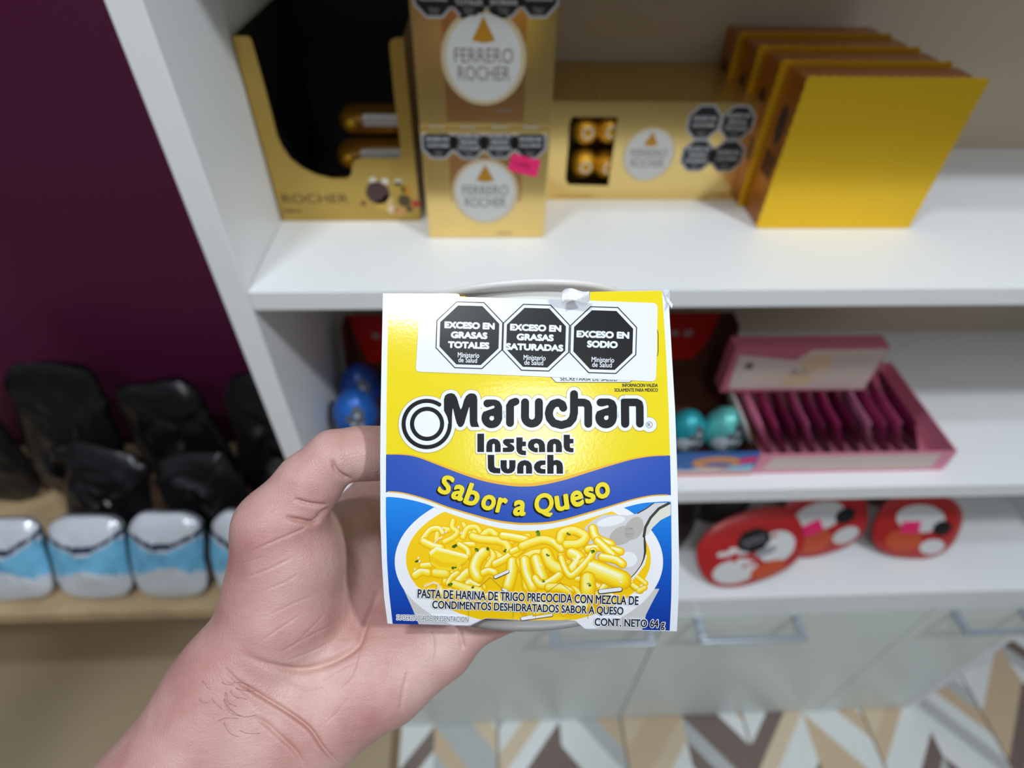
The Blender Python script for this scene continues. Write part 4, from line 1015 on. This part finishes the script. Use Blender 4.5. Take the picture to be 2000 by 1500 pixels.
    for pts, dp, w in [
        ([(648, 898), (656, 917), (671, 930), (687, 937)], 1.5, 5), ([(574, 974), (595, 982), (620, 986), (640, 986)], 1.3, 4.5), ([(557, 1010), (582, 1016), (612, 1020), (628, 1004), (642, 992)], 2.0, 5),
        ([(600, 1026), (587, 1035), (557, 1048), (526, 1061), (488, 1078)], .55, 4), ([(478, 1000), (510, 1003), (545, 996)], .3, 4), ([(481, 1128), (531, 1109), (575, 1087)], .45, 3.6), ([(506, 1157), (557, 1137), (584, 1120)], .35, 3.4), ([(470, 1103), (520, 1085)], .25, 3.4),
        ([(477, 1277), (521, 1298), (586, 1309), (638, 1297), (677, 1277), (700, 1258), (711, 1228), (727, 1190), (742, 1150)], 2.0, 8), ([(703, 1264), (692, 1303), (677, 1329), (652, 1350)], .7, 6),
        ([(438, 1303), (461, 1329), (503, 1355), (539, 1376), (576, 1400), (607, 1426), (628, 1457), (651, 1483), (668, 1495)], 1.7, 5), ([(495, 1400), (521, 1415), (547, 1439), (576, 1467), (597, 1500)], 1.0, 6), ([(440, 1330), (470, 1352), (500, 1385)], .4, 5),
        ([(836, 1228), (846, 1259), (838, 1311)], .8, 7), ([(763, 1275), (758, 1342)], .6, 7), ([(800, 1300), (789, 1345), (781, 1392)], .8, 7), ([(896, 1228), (906, 1270)], 1.0, 6), ([(560, 1335), (600, 1345), (650, 1335)], .4, 5),
        ([(547, 1275), (600, 1245), (659, 1215)], .4, 3.6), ([(575, 1259), (610, 1225), (638, 1194)], .3, 3.4), ([(508, 1254), (550, 1225), (586, 1202)], .35, 3.4), ([(520, 1205), (570, 1180), (610, 1165)], .3, 3.4), ([(560, 1290), (610, 1272), (660, 1245)], .35, 3.6), ([(620, 1335), (660, 1310), (700, 1290)], .35, 4),
        ([(690, 1350), (660, 1390), (640, 1410)], .3, 4), ([(700, 1400), (690, 1440)], .3, 5), ([(655, 835), (700, 838), (738, 836)], .1, 4)]: crease(pts, dp*(.8 if dp > .9 else .5), w*(.85 if dp > .9 else .62))
    co = co + vn*disp[:, None]
    W = np.array(EYE)[None] + co[:, :1]*np.array(RT)[None] + co[:, 1:2]*np.array(UP)[None] + co[:, 2:]*np.array(FW)[None]
    o0 = np.array(at(620, 1250, .21)); W = W-o0
    me2.vertices.foreach_set('co', W.astype(np.float32).ravel())
    if flipf: me2.flip_normals()
    me2.polygons.foreach_set('use_smooth', [True]*nf); me2.update()
    # skin
    m = bpy.data.materials.new('skin'); m.use_nodes = True; nt = m.node_tree; b = nt.nodes['Principled BSDF']; L = nt.links.new
    tc = nt.nodes.new('ShaderNodeTexCoord')
    n1 = nt.nodes.new('ShaderNodeTexNoise'); n1.inputs['Scale'].default_value = 34; n1.inputs['Detail'].default_value = 3; L(tc.outputs['Object'], n1.inputs['Vector'])
    cr = nt.nodes.new('ShaderNodeValToRGB'); e = cr.color_ramp.elements; e[0].position, e[1].position = .3, .72; e[0].color, e[1].color = srgb((184, 132, 126)), srgb((216, 179, 170)); k = e.new(.5); k.color = srgb((202, 157, 149))
    L(n1.outputs['Fac'], cr.inputs['Fac']); L(cr.outputs['Color'], b.inputs['Base Color'])
    b.inputs['Roughness'].default_value = .42; b.inputs['Specular IOR Level'].default_value = .4
    b.inputs['Subsurface Weight'].default_value = .08; b.inputs['Subsurface Radius'].default_value = (1., .35, .22); b.inputs['Subsurface Scale'].default_value = .004
    v1 = nt.nodes.new('ShaderNodeTexVoronoi'); v1.inputs['Scale'].default_value = 900; v1.feature = 'DISTANCE_TO_EDGE'; L(tc.outputs['Object'], v1.inputs['Vector'])
    n2 = nt.nodes.new('ShaderNodeTexNoise'); n2.inputs['Scale'].default_value = 260; n2.inputs['Detail'].default_value = 5; L(tc.outputs['Object'], n2.inputs['Vector'])
    ad = nt.nodes.new('ShaderNodeMath'); ad.operation = 'ADD'; mpn = nt.nodes.new('ShaderNodeMapping'); mpn.inputs['Rotation'].default_value = (.3, .5, .6); mpn.inputs['Scale'].default_value = (70, 520, 300); L(tc.outputs['Object'], mpn.inputs['Vector'])
    n3 = nt.nodes.new('ShaderNodeTexNoise'); n3.inputs['Scale'].default_value = 1; n3.inputs['Detail'].default_value = 3; L(mpn.outputs['Vector'], n3.inputs['Vector'])
    a2 = nt.nodes.new('ShaderNodeMath'); a2.operation = 'ADD'; L(v1.outputs['Distance'], a2.inputs[0]); L(n3.outputs['Fac'], a2.inputs[1])
    L(a2.outputs[0], ad.inputs[0]); L(n2.outputs['Fac'], ad.inputs[1])
    bp = nt.nodes.new('ShaderNodeBump'); bp.inputs['Strength'].default_value = .28; bp.inputs['Distance'].default_value = .0006; L(ad.outputs[0], bp.inputs['Height']); L(bp.outputs['Normal'], b.inputs['Normal'])
    me2.materials.clear(); me2.materials.append(m)
    ob = bpy.data.objects.new('hand', me2); COL.objects.link(ob); ob.location = o0; ob['_o'] = tuple(o0)
    ob['label'] = 'bare left hand and wrist gripping the yellow noodle box, palm towards the camera'; ob['category'] = 'hand'
    return ob
hd = hand()
# hairs at the wrist
from mathutils.bvhtree import BVHTree
bm = bmesh.new(); bm.from_mesh(hd.data); bv = BVHTree.FromBMesh(bm); bm.free()
hb = MB(); hairm = mat('dark_hair', (96, 74, 64), .5)
def onhand(px, py, lift):
    o = Vector(hd.location); hit = bv.ray_cast(EYE-o, ray(px, py).normalized())
    if hit[0] is None: return None
    return hit[0]+o+hit[1]*lift*(1 if hit[1].dot(ray(px, py)) < 0 else -1)
rh = random.Random(5)
hairs = [[(440, 1352), (444, 1372), (456, 1390), (478, 1400), (500, 1396)], [(438, 1365), (450, 1388), (470, 1398)]]
for k in range(12):
    x, y = rh.uniform(385, 470), rh.uniform(1330, 1440); a = rh.uniform(-.2, 1.0); L = rh.uniform(18, 40); c = rh.uniform(-6, 6)
    hairs.append([(x, y), (x+L*.5*math.cos(a)-c*math.sin(a), y+L*.5*math.sin(a)+c*math.cos(a)), (x+L*math.cos(a), y+L*math.sin(a))])
for hpts in hairs:
    P = [onhand(x, y, .0002+.0011*math.sin(math.pi*min(1, i/8))) for i, (x, y) in enumerate(smooth_path(hpts, 4))]
    P = [p for p in P if p]
    if len(P) > 3 and all((a-b).length < .02 for a, b in zip(P, P[1:])): hb.tube(P, .00004, hairm, 5)
hb.build('arm_hair', hd, label='sparse dark hairs', kind='stuff')

# ================================================================== light
def lamp(loc_, target, power, sx_, sy_, col=(1, 1, 1)):
    l = bpy.data.lights.new('ceiling_light', 'AREA'); l.shape = 'RECTANGLE'; l.size = sx_; l.size_y = sy_; l.energy = power; l.color = col
    o = bpy.data.objects.new('ceiling_light', l); COL.objects.link(o); o.location = loc_
    if target: o.rotation_euler = (Vector(target)-Vector(loc_)).to_track_quat('-Z', 'Y').to_euler()
    return o
lamp((-.46, -.64, 2.95), None, 11, .22, .09, (.87, .945, 1))
lamp((1.08, -.95, 2.9), (.1, -.1, 1.2), 18, .13, .13, (.88, .95, 1))
lamp((-.2, -1.6, 2.95), (0, -.1, 1.0), 8, .3, .6, (.94, .97, 1))
w = bpy.data.worlds.new('shop_ambient'); SC.world = w; w.use_nodes = True
nt = w.node_tree; bg = nt.nodes['Background']; bg.inputs[1].default_value = .45
tc = nt.nodes.new('ShaderNodeTexCoord'); sx = nt.nodes.new('ShaderNodeSeparateXYZ'); nt.links.new(tc.outputs['Generated'], sx.inputs[0])
mr = nt.nodes.new('ShaderNodeMapRange'); mr.inputs['From Min'].default_value = -1; nt.links.new(sx.outputs[2], mr.inputs['Value'])
wr = nt.nodes.new('ShaderNodeValToRGB'); e = wr.color_ramp.elements
e[0].position = .35; e[0].color = (.05, .05, .055, 1); e[1].position = 1.; e[1].color = (.86, .95, 1.05, 1)
for p_, c_ in ((.5, .13), (.62, .22), (.75, .50)): k = e.new(p_); k.color = (c_*.9, c_*.96, c_*1.04, 1)
nt.links.new(mr.outputs['Result'], wr.inputs['Fac']); nt.links.new(wr.outputs['Color'], bg.inputs[0])

# ================================================================== camera
cam = bpy.data.cameras.new('camera'); co = bpy.data.objects.new('camera', cam); COL.objects.link(co)
cam.sensor_width = 36; cam.sensor_fit = 'HORIZONTAL'; cam.lens = 36*F/2000; cam.clip_start = .02
M = Matrix((RT, UP, -FW)).transposed().to_4x4(); M.translation = EYE; co.matrix_world = M
cam.dof.use_dof = True; cam.dof.focus_distance = .196; cam.dof.aperture_fstop = cam.lens/3.0
SC.camera = co
SC.view_settings.view_transform = 'Standard'; SC.view_settings.look = 'None'; SC.view_settings.exposure = 0; SC.view_settings.gamma = 1; SC.view_settings.use_curve_mapping = False
for o in list(bpy.data.objects):
    if '_o' in o: del o['_o']
